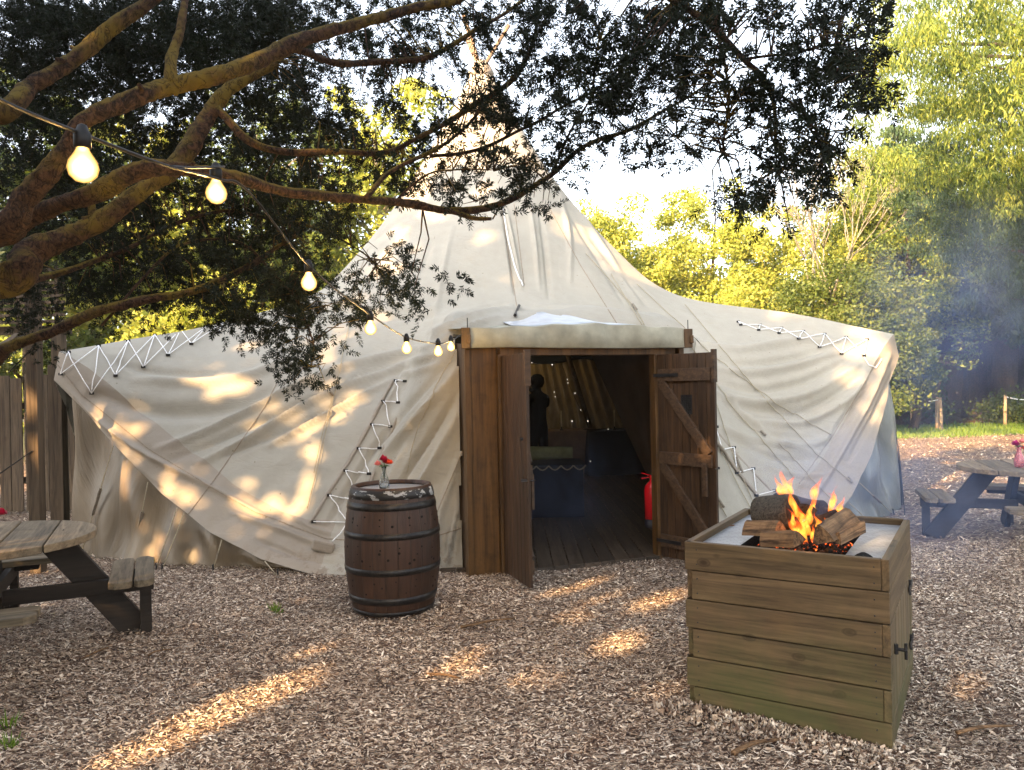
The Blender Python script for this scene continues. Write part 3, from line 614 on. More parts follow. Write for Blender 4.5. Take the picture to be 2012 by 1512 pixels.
def lacing(A, B, n, zig=True, strip=True):
    A2, B2 = (A, B) if len(A) == n == len(B) else (along(A, n), along(B, n)); root = None
    segs = [(A2[i], B2[i+1]) for i in range(n-1)]+([(A2[i], B2[i]) for i in range(n)])+([] if strip else [(B2[i], A2[i+1]) for i in range(n-1)])
    mb = MB()
    for p, q_ in segs:
        pts = on_cloth([p, q_], .022, 7)
        if len(pts) > 2: mb.tube(pts, .005, 6)
    L = mb.build('lacing', M['rope_white'], TENT, True)
    for p in A2+B2:
        s = surf(*p, .018)
        if s is not None: MB().box(s, (.04, .012, .024)).build('eyelet_tab', M['black'], L)
    if strip:
        for edge, s in ((A, -1), (B, 1)):
            pts = on_cloth(edge, .004, 14)
            if len(pts) > 2: MB().tube([p+Vector((s*.03, 0, 0)) for p in pts], .018, 6, .5).build('lace_flap', M['skirt'], TENT, True)
lacing([(778, 748), (755, 790), (732, 835), (706, 882), (680, 926), (648, 974), (617, 1026)], [(798, 750), (785, 792), (768, 838), (748, 882), (728, 932), (705, 985), (685, 1028)], 7)
lacing([(1404, 838), (1440, 880), (1478, 922), (1520, 965)], [(1385, 850), (1415, 885), (1446, 930), (1484, 975)], 4)
lacing([(440, 636), (408, 642), (355, 650), (304, 660), (252, 672), (194, 682), (135, 694)], [(430, 655), (376, 678), (330, 700), (282, 722), (227, 740), (182, 772), (122, 735)], 7, True, False)
lacing([(1450, 634), (1493, 640), (1535, 646), (1578, 652), (1620, 658), (1662, 664), (1703, 668)], [(1455, 640), (1490, 650), (1530, 656), (1568, 666), (1609, 682), (1652, 696), (1697, 700)], 7, True, False)
strand('loose_lace', [(684, 1030), (672, 1050), (655, 1066)], .006, M['rope_white'], .03, 5)
strand('loose_lace', [(1696, 704), (1706, 720), (1718, 722), (1728, 704)], .005, M['rope_white'], .03, 5)
p0 = surf(636, 1072, .0)
pouch = MB().box((0, 0, 0), (.20, .045, .10), Matrix.Rotation(R(14), 3, 'Y')); pouch.v = [tuple(Vector(v)+p0+Vector((0, -.03, 0))) for v in pouch.v]
pouch.build('canvas_pouch', M['skirt'], TENT, bevel=.02)
# straps from the lifted hem down to the pegs
def hem_pt(a_deg, off=.02):
    pr = profile(np.array([float(a_deg)]), True)[-1]; ang = TH0+R(a_deg)
    return Vector((CX+(pr[0][0]+off)*math.cos(ang), CY+(pr[0][0]+off)*math.sin(ang), pr[1][0]))
def hem_at(px_, sgn):
    best = None
    for a in np.linspace(27, 58, 400):
        h = hem_pt(sgn*a); x, y = PIX(h.x, h.y, h.z)
        if best is None or abs(x-px_) < best[0]: best = (abs(x-px_), h)
    return best[1]
for hx, gx, gy, sgn, wide in ((222, 158, 1092, -1, 1), (290, 262, 1098, -1, 1), (348, 306, 1118, -1, 0), (362, 318, 1120, -1, 0), (436, 418, 1122, -1, 1), (520, 545, 1132, -1, 0),
                              (1668, 1715, 1030, 1, 0), (1690, 1755, 1010, 1, 1), (1640, 1690, 1040, 1, 0)):
    h = hem_at(hx, sgn); g = PZ(gx, gy, .0); mb = MB().tube([h, g], .005, 6)
    m = h.lerp(g, .38); m2 = h.lerp(g, .62); mb.build('guy_rope', M['rope_tan'], TENT, True)
    if wide: MB().beam(m, m2, .03, .012).build('ratchet_strap', M['strap'], TENT)
    MB().tube([g+Vector((0, 0, .06)), g+Vector((.01, -.01, -.03))], .008, 6).build('peg', M['iron'], TENT)
far = P(1765, 850, 9.6); MB().tube([P(1748, 770, 9.6), P(1768, 900, 9.5), PZ(1778, 1012)], .006, 6).build('guy_rope', M['black'], TENT)
# poles that cross above the peak
for k, a in enumerate((59, 179, 299)):
    d = Vector((math.cos(R(a)), math.sin(R(a)), 0)); top = Vector((CX, CY, 6.3)); base = Vector((CX, CY, 0))+d*4.05
    if k == 2: base = Vector((CX, CY, 0))+d*4.35
    u = (top-base).normalized()
    if k == 2: base = base.lerp(top, .9)               # the front pole stops at the crown of the frame
    MB().tube([base, top+u*.8], [.05, .03], 12).build('main_pole', M['pole'], TENT, True)
MB().lathe([(.17, 6.18), (.20, 6.26), (.15, 6.36), (.09, 6.44)], 20, (CX, CY, 0)).build('peak_cap', M['skirt'], TENT, True)
# ---- doorway
FH = 1.86
fr_ = MB()
fr_.beam(dpt(-.02, -.04, -.02), dpt(-.02, -.04, FH), .045, .10, DN).beam(dpt(1.47, -.04, -.02), dpt(1.47, -.04, FH), .045, .10, DN)
fr_.beam(dpt(-.02, -.04, FH+.028), dpt(1.60, -.04, FH+.028), .10, .075)
fr_.build('door_frame', M['ply'], TENT, bevel=.004)
pn = MB().beam(dpt(-.30, -.05, -.02), dpt(-.30, -.05, FH+.06), .05, .09, DN).beam(dpt(-.155, -.06, -.02), dpt(-.155, -.06, FH+.06), .24, .03, DN)
pn.build('door_panel', M['ply'], TENT, bevel=.003)
pn = MB().beam(dpt(1.60, -.06, -.02), dpt(1.60, -.06, FH+.06), .2, .03, DN).beam(dpt(1.74, -.05, -.02), dpt(1.74, -.05, FH+.06), .05, .09, DN)
pn.build('door_panel', M['ply'], TENT, bevel=.003)
MB().add([dpt(-.29, -.1, 0), dpt(-.29, -.6, 0), dpt(-.29, -.6, 2.0), dpt(-.29, -.1, 1.95)], [(0, 1, 2, 3)]).build('porch_side', M['liner'], TENT)
MB().add([dpt(1.76, -.1, 0), dpt(1.76, -.6, 0), dpt(1.76, -.6, 2.0), dpt(1.76, -.1, 1.95)], [(0, 1, 2, 3)]).build('porch_side', M['liner'], TENT)
def strip_mesh(rows_):                                # rows of points -> grid faces
    mb = MB(); n = len(rows_[0]); vs = [p for r in rows_ for p in r]
    return mb.add(vs, [(i*n+j, i*n+j+1, (i+1)*n+j+1, (i+1)*n+j) for i in range(len(rows_)-1) for j in range(n-1)])
es = np.linspace(-.34, 1.79, 44)
def arch(e): return 2.075+.045*max(0, 1-abs(e-.85)/1.1)+.006*math.sin(e*17)
rows_ = []
for zf, nn in ((0, .06), (.0, .11), (.02, .118), (.5, .122), (.96, .118), (.985, .115), (1.0, .10)):
    rows_.append([dpt(e, nn+.012*math.sin(e*9+zf*3)+.006*math.sin(e*31), FH+.055+(arch(e)-FH-.055)*zf-.012*abs(math.sin(e*1.4))*(1-zf)) for e in es])
for k in range(1, 7):
    t = k/6; rows_.append([dpt(e, .07-.75*t, arch(e)+(.015+.10*max(0, 1-abs(e-.62)/.75))*t+.03*t) for e in es])
AW = strip_mesh(rows_).build('awning', M['awning'], TENT, True)
sm = AW.modifiers.new('thick', 'SOLIDIFY'); sm.thickness = .006
ws = []
for k in range(0, 7):
    t = k/6; ws.append([dpt(e, .04-.62*t, arch(e)+.010+(.02+.12*max(0, 1-abs(e-.60)/.7))*t+.03*t) for e in np.linspace(.08+.1*t, 1.30-.05*t, 24)])
WS = strip_mesh(ws).build('rain_sheet', M['whitecap'], AW, True); sm = WS.modifiers.new('thick', 'SOLIDIFY'); sm.thickness = .004
for e in (-.34, 1.74):
    b = MB().box(dpt(e, .10, FH+.13), (.075, .09, .17)).box(dpt(e+.01, .155, FH+.12), (.03, .03, .07)); b.build('awning_bracket', M['ply'], AW, bevel=.004)
    MB().tube([dpt(e+.02, .08, FH+.2), dpt(e+.02, .08, FH+.30)], .004, 6).build('bracket_rod', M['iron'], AW)
# front peak flap where the hood pole pushes out
pk = surf(1020, 603, .02)
if pk: MB().tube([pk, surf(1012, 625, .03) or pk+Vector((0, 0, -.15)), ], .016, 6).build('hood_strut', M['black'], TENT)
# doors
def door(hinge, ang_deg, brace_side, label, leaf=.64):
    d = Vector((math.cos(R(ang_deg)), math.sin(R(ang_deg)), 0)); nrm = Vector((-d.y, d.x, 0))*brace_side; up = Vector((0, 0, 1))
    mb = MB(); nb = 7
    for i in range(nb):
        a = hinge+d*(leaf*(i+.5)/nb); w = leaf/nb-.004
        mb.beam(a+up*.03, a+up*(FH-.015), w, .03, nrm)
    D = mb.build('door', M['door'], TENT, bevel=.003); tag(D, label)
    for z in (.18, .92, 1.66): MB().beam(hinge+d*.02+nrm*.028+up*z, hinge+d*(leaf-.03)+nrm*.028+up*z, .028, .11).build('ledge', M['doorbrace'], D, bevel=.003)
    for z0, z1 in ((1.60, .98), (.86, .24)):
        MB().beam(hinge+d*.05+nrm*.029+up*z0, hinge+d*(leaf-.06)+nrm*.029+up*z1, .026, .085).build('brace', M['doorbrace'], D, bevel=.003)
    MB().beam(hinge+d*(leaf-.01)+nrm*.004+up*(FH-.27), hinge+d*(leaf-.01)+nrm*.004+up*(FH+.01), .03, .05, nrm).build('stop_block', M['doorbrace'], D, bevel=.003)
    MB().beam(hinge+d*(leaf-.09)+nrm*.055+up*.62, hinge+d*(leaf-.09)+nrm*.055+up*.90, .05, .025, nrm).build('handle', M['doorbrace'], D, bevel=.005)
    g = MB(); gc = hinge+d*(leaf*.52)+up*1.40
    for i in range(6): g.beam(gc+d*(-.05+.02*i)+nrm*.02-up*.08, gc+d*(-.05+.02*i)+nrm*.02+up*.08, .004, .004, nrm)
    for i in range(9): g.beam(gc+d*(-.055)+nrm*.022+up*(-.08+.02*i), gc+d*.055+nrm*.022+up*(-.08+.02*i), .004, .004)
    g.beam(gc-up*.085+nrm*.0165, gc+up*.085+nrm*.0165, .12, .003, nrm)
    g.build('vent_grille', M['iron'], D)
    hg = MB()
    for z in (.18, 1.66): hg.beam(hinge-d*.02+nrm*.046+up*z, hinge+d*.25+nrm*.046+up*z, .006, .03)
    hg.build('hinge', M['iron'], D)
    l = MB().tube([hinge+d*(leaf+.012)-nrm*.0+up*.86, hinge+d*(leaf+.012)+nrm*.05+up*.86], .006, 6).box(hinge+d*(leaf-.03)-nrm*.03+up*.86, (.05, .03, .02)).tube([hinge+d*(leaf-.05)-nrm*.03+up*1.18, hinge+d*(leaf-.05)-nrm*.05+up*1.18], .012, 8)
    l.build('latch', M['iron'], D)
    return D
door(dpt(-.01, .03, 0), -70, 1, 'door leaf opened towards the yard, seen nearly edge on beside the barrel', .58)
door(dpt(1.475, .03, 0), -50, -1, 'door leaf folded open towards the fire box with its cross braces showing', .61)
# ---- floor and inside
fl = []
for k in range(61):
    a = TH0+R(13.2)+(2*PI-R(26.4))*k/60; fl.append((CX+4.9*math.cos(a), CY+4.9*math.sin(a)))
fl = [(dpt(-.02, .02, 0).x, dpt(-.02, .02, 0).y), (dpt(1.48, .02, 0).x, dpt(1.48, .02, 0).y)]+fl
mb = MB(); w = .14
for i in range(-36, 37):
    x0 = CX+i*w; x1 = x0+w-.006; sk = .0
    ys = []
    for x in (x0, x1):
        h = math.sqrt(max(0, 4.9**2-(x-CX)**2)); yl = CY-h; yh = CY+h
        e = (x-DO.x)/DE.x
        if -.02 <= e <= 1.48: yl = DO.y+DE.y*e-.02
        elif -.4 < e < 1.9: yl = DO.y+DE.y*e+.25
        ys.append((yl, yh))
    mb.add([(x0, ys[0][0], .03), (x1, ys[1][0], .03), (x1, ys[1][1], .03), (x0, ys[0][1], .03)], [(0, 1, 2, 3)])
    mb.add([(x0, ys[0][0], .03), (x1, ys[1][0], .03), (x1, ys[1][0], -.02), (x0, ys[0][0], -.02)], [(0, 3, 2, 1)])
o = mb.build('floor', M['floor']); o['kind'] = 'structure'
# ================================================================ inside the tent
def drape(name, a0, a1, r, z0, z1, mat, label, nf=46, amp=.06):
    n = nf*8; vs = np.zeros((8, n, 3)); a = np.linspace(R(a0), R(a1), n)
    for j in range(8):
        s = j/7; rr_ = r+amp*np.sin(np.arange(n)/8*2*PI+np.sin(np.arange(n)*.05)*2)*(.6+.4*s)-(1.3*(1-s))
        vs[j, :, 0] = CX+rr_*np.cos(a); vs[j, :, 1] = CY+rr_*np.sin(a); vs[j, :, 2] = z1+(z0-z1)*s
    ib = np.arange(8*n).reshape(8, n); f = np.stack([ib[:-1, :-1], ib[1:, :-1], ib[1:, 1:], ib[:-1, 1:]], 2).reshape(-1, 4)
    o = np_mesh(name, vs.reshape(-1, 3), f, mat, None, True); return tag(o, label, 'curtain')
drape('curtain', 20, 165, 4.35, .03, 2.2, M['curtain'], 'long pleated cream curtain hung round the back inside the tent')
mb = MB(); nn = 30                                     # dark swag over the curtain
vs = []
for i in range(nn):
    a = R(30+120*i/(nn-1)); sw = .18*abs(math.sin(i*.5))
    vs += [(CX+2.7*math.cos(a), CY+2.7*math.sin(a), 2.5), (CX+2.9*math.cos(a), CY+2.9*math.sin(a), 2.06-sw*.5)]
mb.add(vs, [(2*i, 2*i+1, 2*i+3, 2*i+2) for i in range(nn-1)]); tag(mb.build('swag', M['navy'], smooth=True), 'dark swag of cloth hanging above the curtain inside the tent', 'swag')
A, B, Cc, Dd = P(1158, 690, 9.4), P(1296, 985, 8.3), P(1330, 985, 7.5), P(1330, 690, 7.4)
g = []
for i in range(12):
    t = i/11; l = A.lerp(B, t); r_ = Dd.lerp(Cc, t); g.append([l.lerp(r_, k/11)+Vector((0, .05*math.sin(k*1.9+t*3), 0)) for k in range(12)])
tag(strip_mesh(g).build('inner_drape', M['liner'], smooth=True), 'brown cloth drape slanting down behind the right door leaf inside', 'drape')
TBL = []
def cloth_table(name, c, sx, sy, rz, label, mat):
    t = thing(name, label, 'table', c, rz, 'dressed tables inside the tent'); mb = MB(); n = 48; ring = []
    for k in range(n):
        a = 2*PI*k/n; ca, sa = math.cos(a), math.sin(a); m = max(abs(ca), abs(sa)); ring.append((ca/m*sx/2, sa/m*sy/2))
    rows = []
    for z, o_ in ((.76, .98), (.755, 1.0), (.5, 1.02), (.25, 1.04), (.02, 1.06)):
        rows.append([Vector((x*o_*(1+(.03*math.sin(k*2.6) if z < .7 else 0)), y*o_*(1+(.04*math.sin(k*2.1) if z < .7 else 0)), z)) for k, (x, y) in enumerate(ring)]+[])
    vs = [p for r in rows for p in r]; fs = [(i*n+j, (i+1)*n+j, (i+1)*n+(j+1) % n, i*n+(j+1) % n) for i in range(4) for j in range(n)]+[tuple(range(n))]
    mb.add(vs, fs); mb.build('tablecloth', mat, t, True); return t
cloth_table('dining_table', (.55, 13.6, .03), 1.9, .8, 0, 'long table in pinkish cloth beyond the person inside the tent', M['linen'])
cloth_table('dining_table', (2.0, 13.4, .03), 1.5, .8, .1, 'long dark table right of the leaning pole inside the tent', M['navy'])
def candle(x, y, label):
    t = thing('candle', label, 'candle', (x, y, .79), group='dinner candles on the inside tables')
    MB().lathe([(.04, 0), (.035, .01), (.012, .03), (.012, .06)], 10).build('holder', M['iron'], t, True); MB().lathe([(.011, .06), (.009, .34), (.002, .345)], 8).build('wax', M['candle'], t, True)
for i, (x, l) in enumerate(((.12, 'ivory candle just right of the person on the cloth covered table'), (.32, 'second ivory candle right of the person inside the tent'), (.85, 'ivory candle left of the leaning tent pole'))):
    candle(x, 13.45, l)
for x, l in ((1.75, 'ivory candle just right of the leaning pole on the dark table'), (2.1, 'ivory candle in the middle of the dark table'), (2.45, 'ivory candle at the right end of the dark table')):
    candle(x, 13.25, l)
def posy(name, loc, cols, label, s=1.0, seed=1, group=None):
    t = thing(name, label, 'flowers', loc, group=group); r = random.Random(seed)
    st = MB()
    for k, (c, dx, dy, dz, R_) in enumerate(cols):
        st.tube([(0, 0, -.10*s), (dx*.3, dy*.3, dz*.4), (dx, dy, dz)], .002*s, 5); mb = MB()
        for ring, (n, ra, h) in enumerate(((3, .35, .9), (5, .65, .6), (7, 1.0, .15), (8, 1.1, -.25))):
            for j in range(n):
                a = 2*PI*j/n+ring*.5+r.random()*.3; d = Vector((math.cos(a), math.sin(a), 0)); tn = Vector((-d.y, d.x, 0)); c0 = Vector((dx, dy, dz))
                rr_ = R_*ra; w = R_*.55; z = R_*h
                a0 = c0+d*rr_*.25+Vector((0, 0, -R_*.5)); a1 = c0+d*rr_*.8+tn*w+Vector((0, 0, z*.5)); a2 = c0+d*rr_*(1.0+.1*r.random())+Vector((0, 0, z+R_*.1*r.random())); a3 = c0+d*rr_*.8-tn*w+Vector((0, 0, z*.5))
                mb.add([a0, a1, a2, a3], [(0, 1, 2), (0, 2, 3)])
        mb.build('bloom', M[c], t)
    for j in range(5):
        a = j*1.3; st.add([(0, 0, 0), (math.cos(a)*.02*s, math.sin(a)*.02*s, .012*s), (math.cos(a)*.045*s, math.sin(a)*.045*s, .0), (math.cos(a+.6)*.02*s, math.sin(a+.6)*.02*s, .0)], [(0, 1, 2, 3)])
    st.build('stem', M['stem'], t); return t
for i, (x, y, cc, l) in enumerate(((-.35, 12.6, (('coral', 0, 0, .16, .06), ('pink', -.07, .02, .12, .05), ('crimson', .07, 0, .11, .05)), 'coral and pink flowers left of the person on the inside table'),
                                   (2.62, 13.2, (('crimson', 0, 0, .16, .06), ('pink', -.08, .02, .12, .06)), 'dark red flowers at the right end of the dark inside table'))):
    posy('flower_posy', (x, y, .84), cc, l, 1.6, i, 'flowers on the inside tables')
cloth_table('dining_table', (-.55, 12.7, .03), .9, .7, 0, 'table left of the person inside the tent', M['linen'])
# dark counter with a rolled blanket on it, just inside the door
ct = thing('counter', 'dark cloth covered counter with a rope trim just inside the doorway', 'counter', (.33, 9.4, .03))
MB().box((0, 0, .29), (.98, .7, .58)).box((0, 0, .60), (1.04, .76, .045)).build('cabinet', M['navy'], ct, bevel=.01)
mb = MB()
for k in range(7):
    x0 = -.5+k*.145; mb.tube([Vector((x0+.145*t, -.39-.005, .615-.05*math.sin(t*PI))) for t in np.linspace(0, 1, 7)], .009, 6)
mb.build('rope_trim', M['strap'], ct, True)
bl = MB().tube([(-.10, 9.35, .76), (.2, 9.35, .77), (.5, 9.36, .765), (.72, 9.35, .76)], [.075, .085, .08, .07], 12, .25).build('blanket', M['olive'], smooth=True); tag(bl, 'rolled olive blanket lying on the dark counter', 'blanket')
# chair at the far right
ch = thing('chair', 'dark cross backed chair beside the dark table inside', 'chair', (2.75, 12.3, .03), -.5)
MB().box((0, 0, .45), (.4, .4, .035)).build('seat', M['navy'], ch, bevel=.01)
for x in (-.17, .17):
    for y, h in ((-.17, .45), (.17, .9)): MB().tube([(x, y, 0), (x, y*1.05, h)], .014, 8).build('leg', M['tleg'], ch, True)
MB().beam((-.17, .18, .87), (.17, .18, .87), .02, .06).beam((-.17, .18, .5), (.17, .18, .85), .02, .02).beam((.17, .18, .5), (-.17, .18, .85), .02, .02).build('backrest', M['tleg'], ch)
ft = thing('fairy_lights', 'scattered tiny white fairy lights hung inside the tent', 'fairy lights', (0, 13, 1)); mb = MB()
for (a, b, d) in ((1085, 716, 12), (1045, 712, 12.4), (1020, 716, 12.5), (1030, 706, 12.2), (1115, 745, 12), (1116, 752, 12), (1130, 772, 12.2), (1155, 827, 13), (1124, 827, 13), (1141, 805, 12.6), (1089, 770, 12.4), (1091, 779, 12.4), (1160, 906, 12), (1195, 843, 12.9)):
    p = P(a, b, d); r = .009 if (a, b) in ((1085, 716), (1155, 827), (1124, 827)) else .006; mb.lathe([(r*.2, -r), (r, 0), (r*.2, r)], 8, p-Vector((0, 13, 1)))
mb.build('bulb', M['fairy'], ft)
fl0 = bpy.data.lights.new('fairy_light', 'POINT'); fl0.energy = 2.2; fl0.color = (1, .72, .3); fl0.shadow_soft_size = .2; f0 = bpy.data.objects.new('fairy_light', fl0); C.objects.link(f0); f0.parent = ft; f0.location = (-.2, .6, 1.0)  # lamp added to brighten the curtain, apart from the fairy bulbs
MB().tube([P(1010, 712, 12.5)-Vector((0, 13, 1)), P(1050, 716, 12.4)-Vector((0, 13, 1)), P(1100, 706, 12)-Vector((0, 13, 1)), P(1120, 760, 12.1)-Vector((0, 13, 1)), P(1141, 805, 12.6)-Vector((0, 13, 1))], .003, 5).build('wire', M['black'], ft)
# ---- the person taking a picture
def skin_body(name, nodes, edges, mat, parent, sub=2):
    me = bpy.data.meshes.new(name); me.from_pydata([n[0] for n in nodes], edges, []); o = bpy.data.objects.new(name, me); C.objects.link(o); me.materials.append(mat)
    o.parent = parent; m = o.modifiers.new('skin', 'SKIN'); sl = me.skin_vertices[0].data
    for i, n in enumerate(nodes): sl[i].radius = n[1] if hasattr(n[1], '__len__') else (n[1], n[1])
    sl[0].use_root = True; m.use_smooth_shade = True; s = o.modifiers.new('sub', 'SUBSURF'); s.levels = sub; s.render_levels = sub; return o
pr_ = thing('person', 'person in dark clothes inside the tent with raised arms holding something to the face', 'person', (.37, 11.2, .03), R(38))
nd = [((0, 0, .92), (.15, .11)), ((0, 0, 1.08), (.13, .10)), ((0, 0, 1.28), (.17, .11)), ((0, 0, 1.40), (.12, .08)), ((0, .01, 1.47), (.055, .055)), ((0, .03, 1.54), (.075, .085)), ((0, .035, 1.62), (.08, .09)),
      ((.17, 0, 1.37), .055), ((.27, .12, 1.24), .042), ((.14, .25, 1.44), .032), ((.07, .28, 1.52), .026),
      ((-.17, 0, 1.37), .055), ((-.26, .14, 1.22), .042), ((-.13, .25, 1.42), .032), ((-.06, .28, 1.51), .026),
      ((.09, 0, .84), .085), ((.10, .01, .48), .058), ((.10, -.02, .09), .042), ((.10, .09, .035), (.04, .03)),
      ((-.09, 0, .84), .085), ((-.11, .02, .48), .058), ((-.12, 0, .09), .042), ((-.12, .11, .035), (.04, .03))]
ed = [(0, 1), (1, 2), (2, 3), (3, 4), (4, 5), (5, 6), (3, 7), (7, 8), (8, 9), (9, 10), (3, 11), (11, 12), (12, 13), (13, 14), (0, 15), (15, 16), (16, 17), (17, 18), (0, 19), (19, 20), (20, 21), (21, 22)]
skin_body('body', nd, ed, M['clothes'], pr_)
MB().lathe([(.03, 1.50), (.085, 1.54), (.105, 1.60), (.10, 1.67), (.06, 1.715), (.01, 1.725)], 20, (0, .005, 0)).build('hair', M['hair'], pr_, True)
mb = MB().lathe([(.02, 1.49), (.06, 1.52), (.08, 1.58), (.075, 1.64), (.03, 1.68)], 16, (0, .045, 0)); mb.tube([(0, .12, 1.60), (0, .145, 1.575), (0, .125, 1.565)], .012, 8).tube([(-.02, .122, 1.54), (.02, .122, 1.54)], .006, 6)
mb.build('face', M['skin'], pr_, True)
for s in (-1, 1):
    c = Vector((s*.062, .285, 1.535)); mb = MB().box(c, (.03, .05, .075))
    for j in range(4): mb.tube([c+Vector((-s*.01, .02, .03-.018*j)), c+Vector((-s*.03, .035, .032-.018*j)), c+Vector((-s*.05, .028, .03-.018*j))], [.009, .008, .007], 6)
    mb.tube([c+Vector((-s*.01, -.01, .03)), c+Vector((-s*.03, -.02, .045)), c+Vector((-s*.045, -.018, .05))], [.01, .009, .008], 6); mb.build('hand', M['skin'], pr_, True)
ph = MB().box((.37-.34*math.sin(R(38)), 11.2+.34*math.cos(R(38)), 1.57), (.15, .01, .075), Matrix.Rotation(R(38), 3, 'Z')).build('phone', M['black'], bevel=.004); tag(ph, 'dark phone held up by the person inside the tent', 'phone')
# fire extinguisher on the right jamb
ex = thing('fire_extinguisher', 'red fire extinguisher with dark base beside the right door leaf', 'extinguisher', tuple(P(1283, 1036, 7.35)))
MB().lathe([(.07, 0), (.076, .01), (.076, .085)], 28).build('base_band', M['redlabel'], ex, True)
MB().lathe([(.075, .085), (.075, .36), (.066, .40), (.04, .43), (.022, .445), (.022, .465)], 28).build('cylinder', M['red'], ex, True)
mb = MB().lathe([(.02, .46), (.024, .475), (.02, .50)], 14); mb.beam((-.02, 0, .50), (-.10, 0, .525), .02, .008).beam((-.02, 0, .485), (-.10, 0, .47), .02, .008); mb.build('valve_handle', M['red'], ex)
MB().tube(smooth_path([(.02, 0, .485), (.07, -.03, .46), (.088, -.03, .35), (.085, -.03, .2)], 5), .009, 8).build('hose', M['black'], ex, True)
MB().box((0, .078, .25), (.08, .01, .3)).box((0, .10, .30), (.03, .05, .05)).build('wall_bracket', M['iron'], ex)
# ================================================================ barrel
bp = PZ(773, 1196)
bq = thing('barrel', 'dark oak barrel with black hoops and drilled holes, used as a table', 'barrel', (bp.x, bp.y+.02, 0))
def br(z): t = (z-.455)/.455; return .342-.060*abs(t)**2.0
prof = [(br(z), z) for z in np.linspace(0, .90, 40)]+[(br(.9)-.028, .90), (br(.9)-.030, .875)]
MB().lathe([(.2, 0)]+prof, 96, close=False).build('staves', M['oak'], bq, True)
MB().lathe([(.0, .868), (br(.87)-.024, .868)], 64, close=False).build('lid', M['tray'], bq)
for zc, w, mt in ((.855, .062, 'hoop2'), (.775, .05, 'hoop'), (.575, .045, 'hoop'), (.33, .045, 'hoop'), (.125, .05, 'hoop'), (.035, .03, 'hoop')):
    MB().lathe([(br(zc-w/2)+.0005, zc-w/2), (br(zc-w/2)+.005, zc-w/2+.001), (br(zc)+.006, zc), (br(zc+w/2)+.005, zc+w/2-.001), (br(zc+w/2)+.0005, zc+w/2)], 72, close=False).build('hoop', M[mt], bq, True)
hl = MB(); r = random.Random(4)
for z0, n in ((.70, 15), (.655, 17), (.50, 14), (.46, 13), (.41, 12), (.385, 10), (.26, 12), (.22, 10), (.19, 9)):
    for k in range(n):
        a = 2*PI*(k+r.random()*.6)/n; z = z0+r.uniform(-.012, .012); rad = r.choice((.005, .006, .007, .0095)); d = Vector((math.cos(a), math.sin(a), 0)); c0 = d*(br(z)-.01)+Vector((0, 0, z)); hl.tube([c0, d*(br(z)+.0012)+Vector((0, 0, z))], rad, 10)
hl.build('drilled_hole', M['hole'], bq)
def vase(name, loc, mat, label, s=1.0):
    o = MB().lathe([(.0, .004), (.030*s, .0), (.036*s, .02*s), (.038*s, .05*s), (.030*s, .085*s), (.017*s, .12*s), (.015*s, .15*s), (.019*s, .17*s), (.016*s, .168*s), (.012*s, .15*s), (.014*s, .12*s), (.027*s, .085*s), (.034*s, .05*s), (.031*s, .02*s), (.0, .01*s)], 20, close=False).build(name, mat, None, True)
    o.location = loc; return tag(o, label, 'vase', 'bud vases')
vp = Vector((bp.x-.035, bp.y-.08, .869))
vase('bud_vase', vp, M['glass'], 'small patterned clear glass vase standing on the barrel')
posy('flower_posy', vp+Vector((0, 0, .17)), (('crimson', .0, 0, .055, .032), ('coral', .042, -.01, .03, .028), ('pink', -.04, -.01, .022, .026), ('crimson', .012, .01, .035, .026)), 'crimson, coral and pink flowers in the vase on the barrel', 1, 5, 'small bunches of flowers in vases')
# ================================================================ fire box
FA = Vector((1.59, 3.275, 0)); U = Vector((-.852, .523, 0)).normalized(); Vd = Vector((.523, .852, 0)).normalized(); LW, LD, BH = .90, 1.107, .822
fb = thing('fire_box', 'waist high pine plank box carrying the open fire', 'fire box', tuple(FA), world=True)
def bx(u, v, z): return FA+U*u+Vd*v+Vector((0, 0, z))
nr = 6; ph_ = (BH+.02)/nr; th = .032
for i in range(nr):
    z1 = BH-i*ph_; z0 = max(z1-ph_+.005, -.03); zc = (z0+z1)/2; hh = z1-z0; odd = i % 2 == 0; ins = .0025*(i % 2)
    # front and back
    for vv, s in ((th/2, 1), (LD-th/2, -1)):
        ua, ub = (th, LW) if odd else (0, LW-th)
        m_ = MB().beam(bx(ua+.001, vv+s*ins, zc), bx(ub-.001, vv+s*ins, zc), th, hh); o = m_.build('plank', M['crate'], fb, bevel=.0035)
    for uu in (th/2, LW-th/2):
        va, vb_ = (0, LD-th) if odd else (th, LD)
        if uu < LW/2 and 2 <= i <= 4:
            for a_, b_ in ((va, .10), (LD-.12, vb_)): MB().beam(bx(uu, a_+.001, zc), bx(uu, b_, zc), th, hh).build('plank', M['crate_s'], fb, bevel=.0035)
        else: MB().beam(bx(uu, va+.001, zc), bx(uu, vb_-.001, zc), th, hh).build('plank', M['crate_s'], fb, bevel=.0035)
zt, zb_ = BH-2*ph_-.004, BH-5*ph_+.008
dmb = MB(); nb = 7
for k in range(nb):
    a = .105+(LD-.23)*(k+.5)/nb; dmb.beam(bx(.012, a, zb_), bx(.012, a, zt), (LD-.23)/nb-.006, .022, U)
FD = dmb.build('door', M['crate_v'], fb, bevel=.003)
for zz in (zt-.05, zb_+.07): MB().box(bx(-.004, LD-.17, zz), (.010, .010, .08)).beam(bx(-.006, LD-.24, zz), bx(-.006, LD-.05, zz), .006, .03).build('hinge', M['iron'], FD)
MB().tube([bx(-.0, .15, .40), bx(-.05, .15, .40)], .008, 8).tube([bx(-.045, .15, .43), bx(-.045, .15, .36)], .007, 8).box(bx(-.006, .15, .40), (.014, .014, .045)).build('latch', M['iron'], FD)
scr = MB()
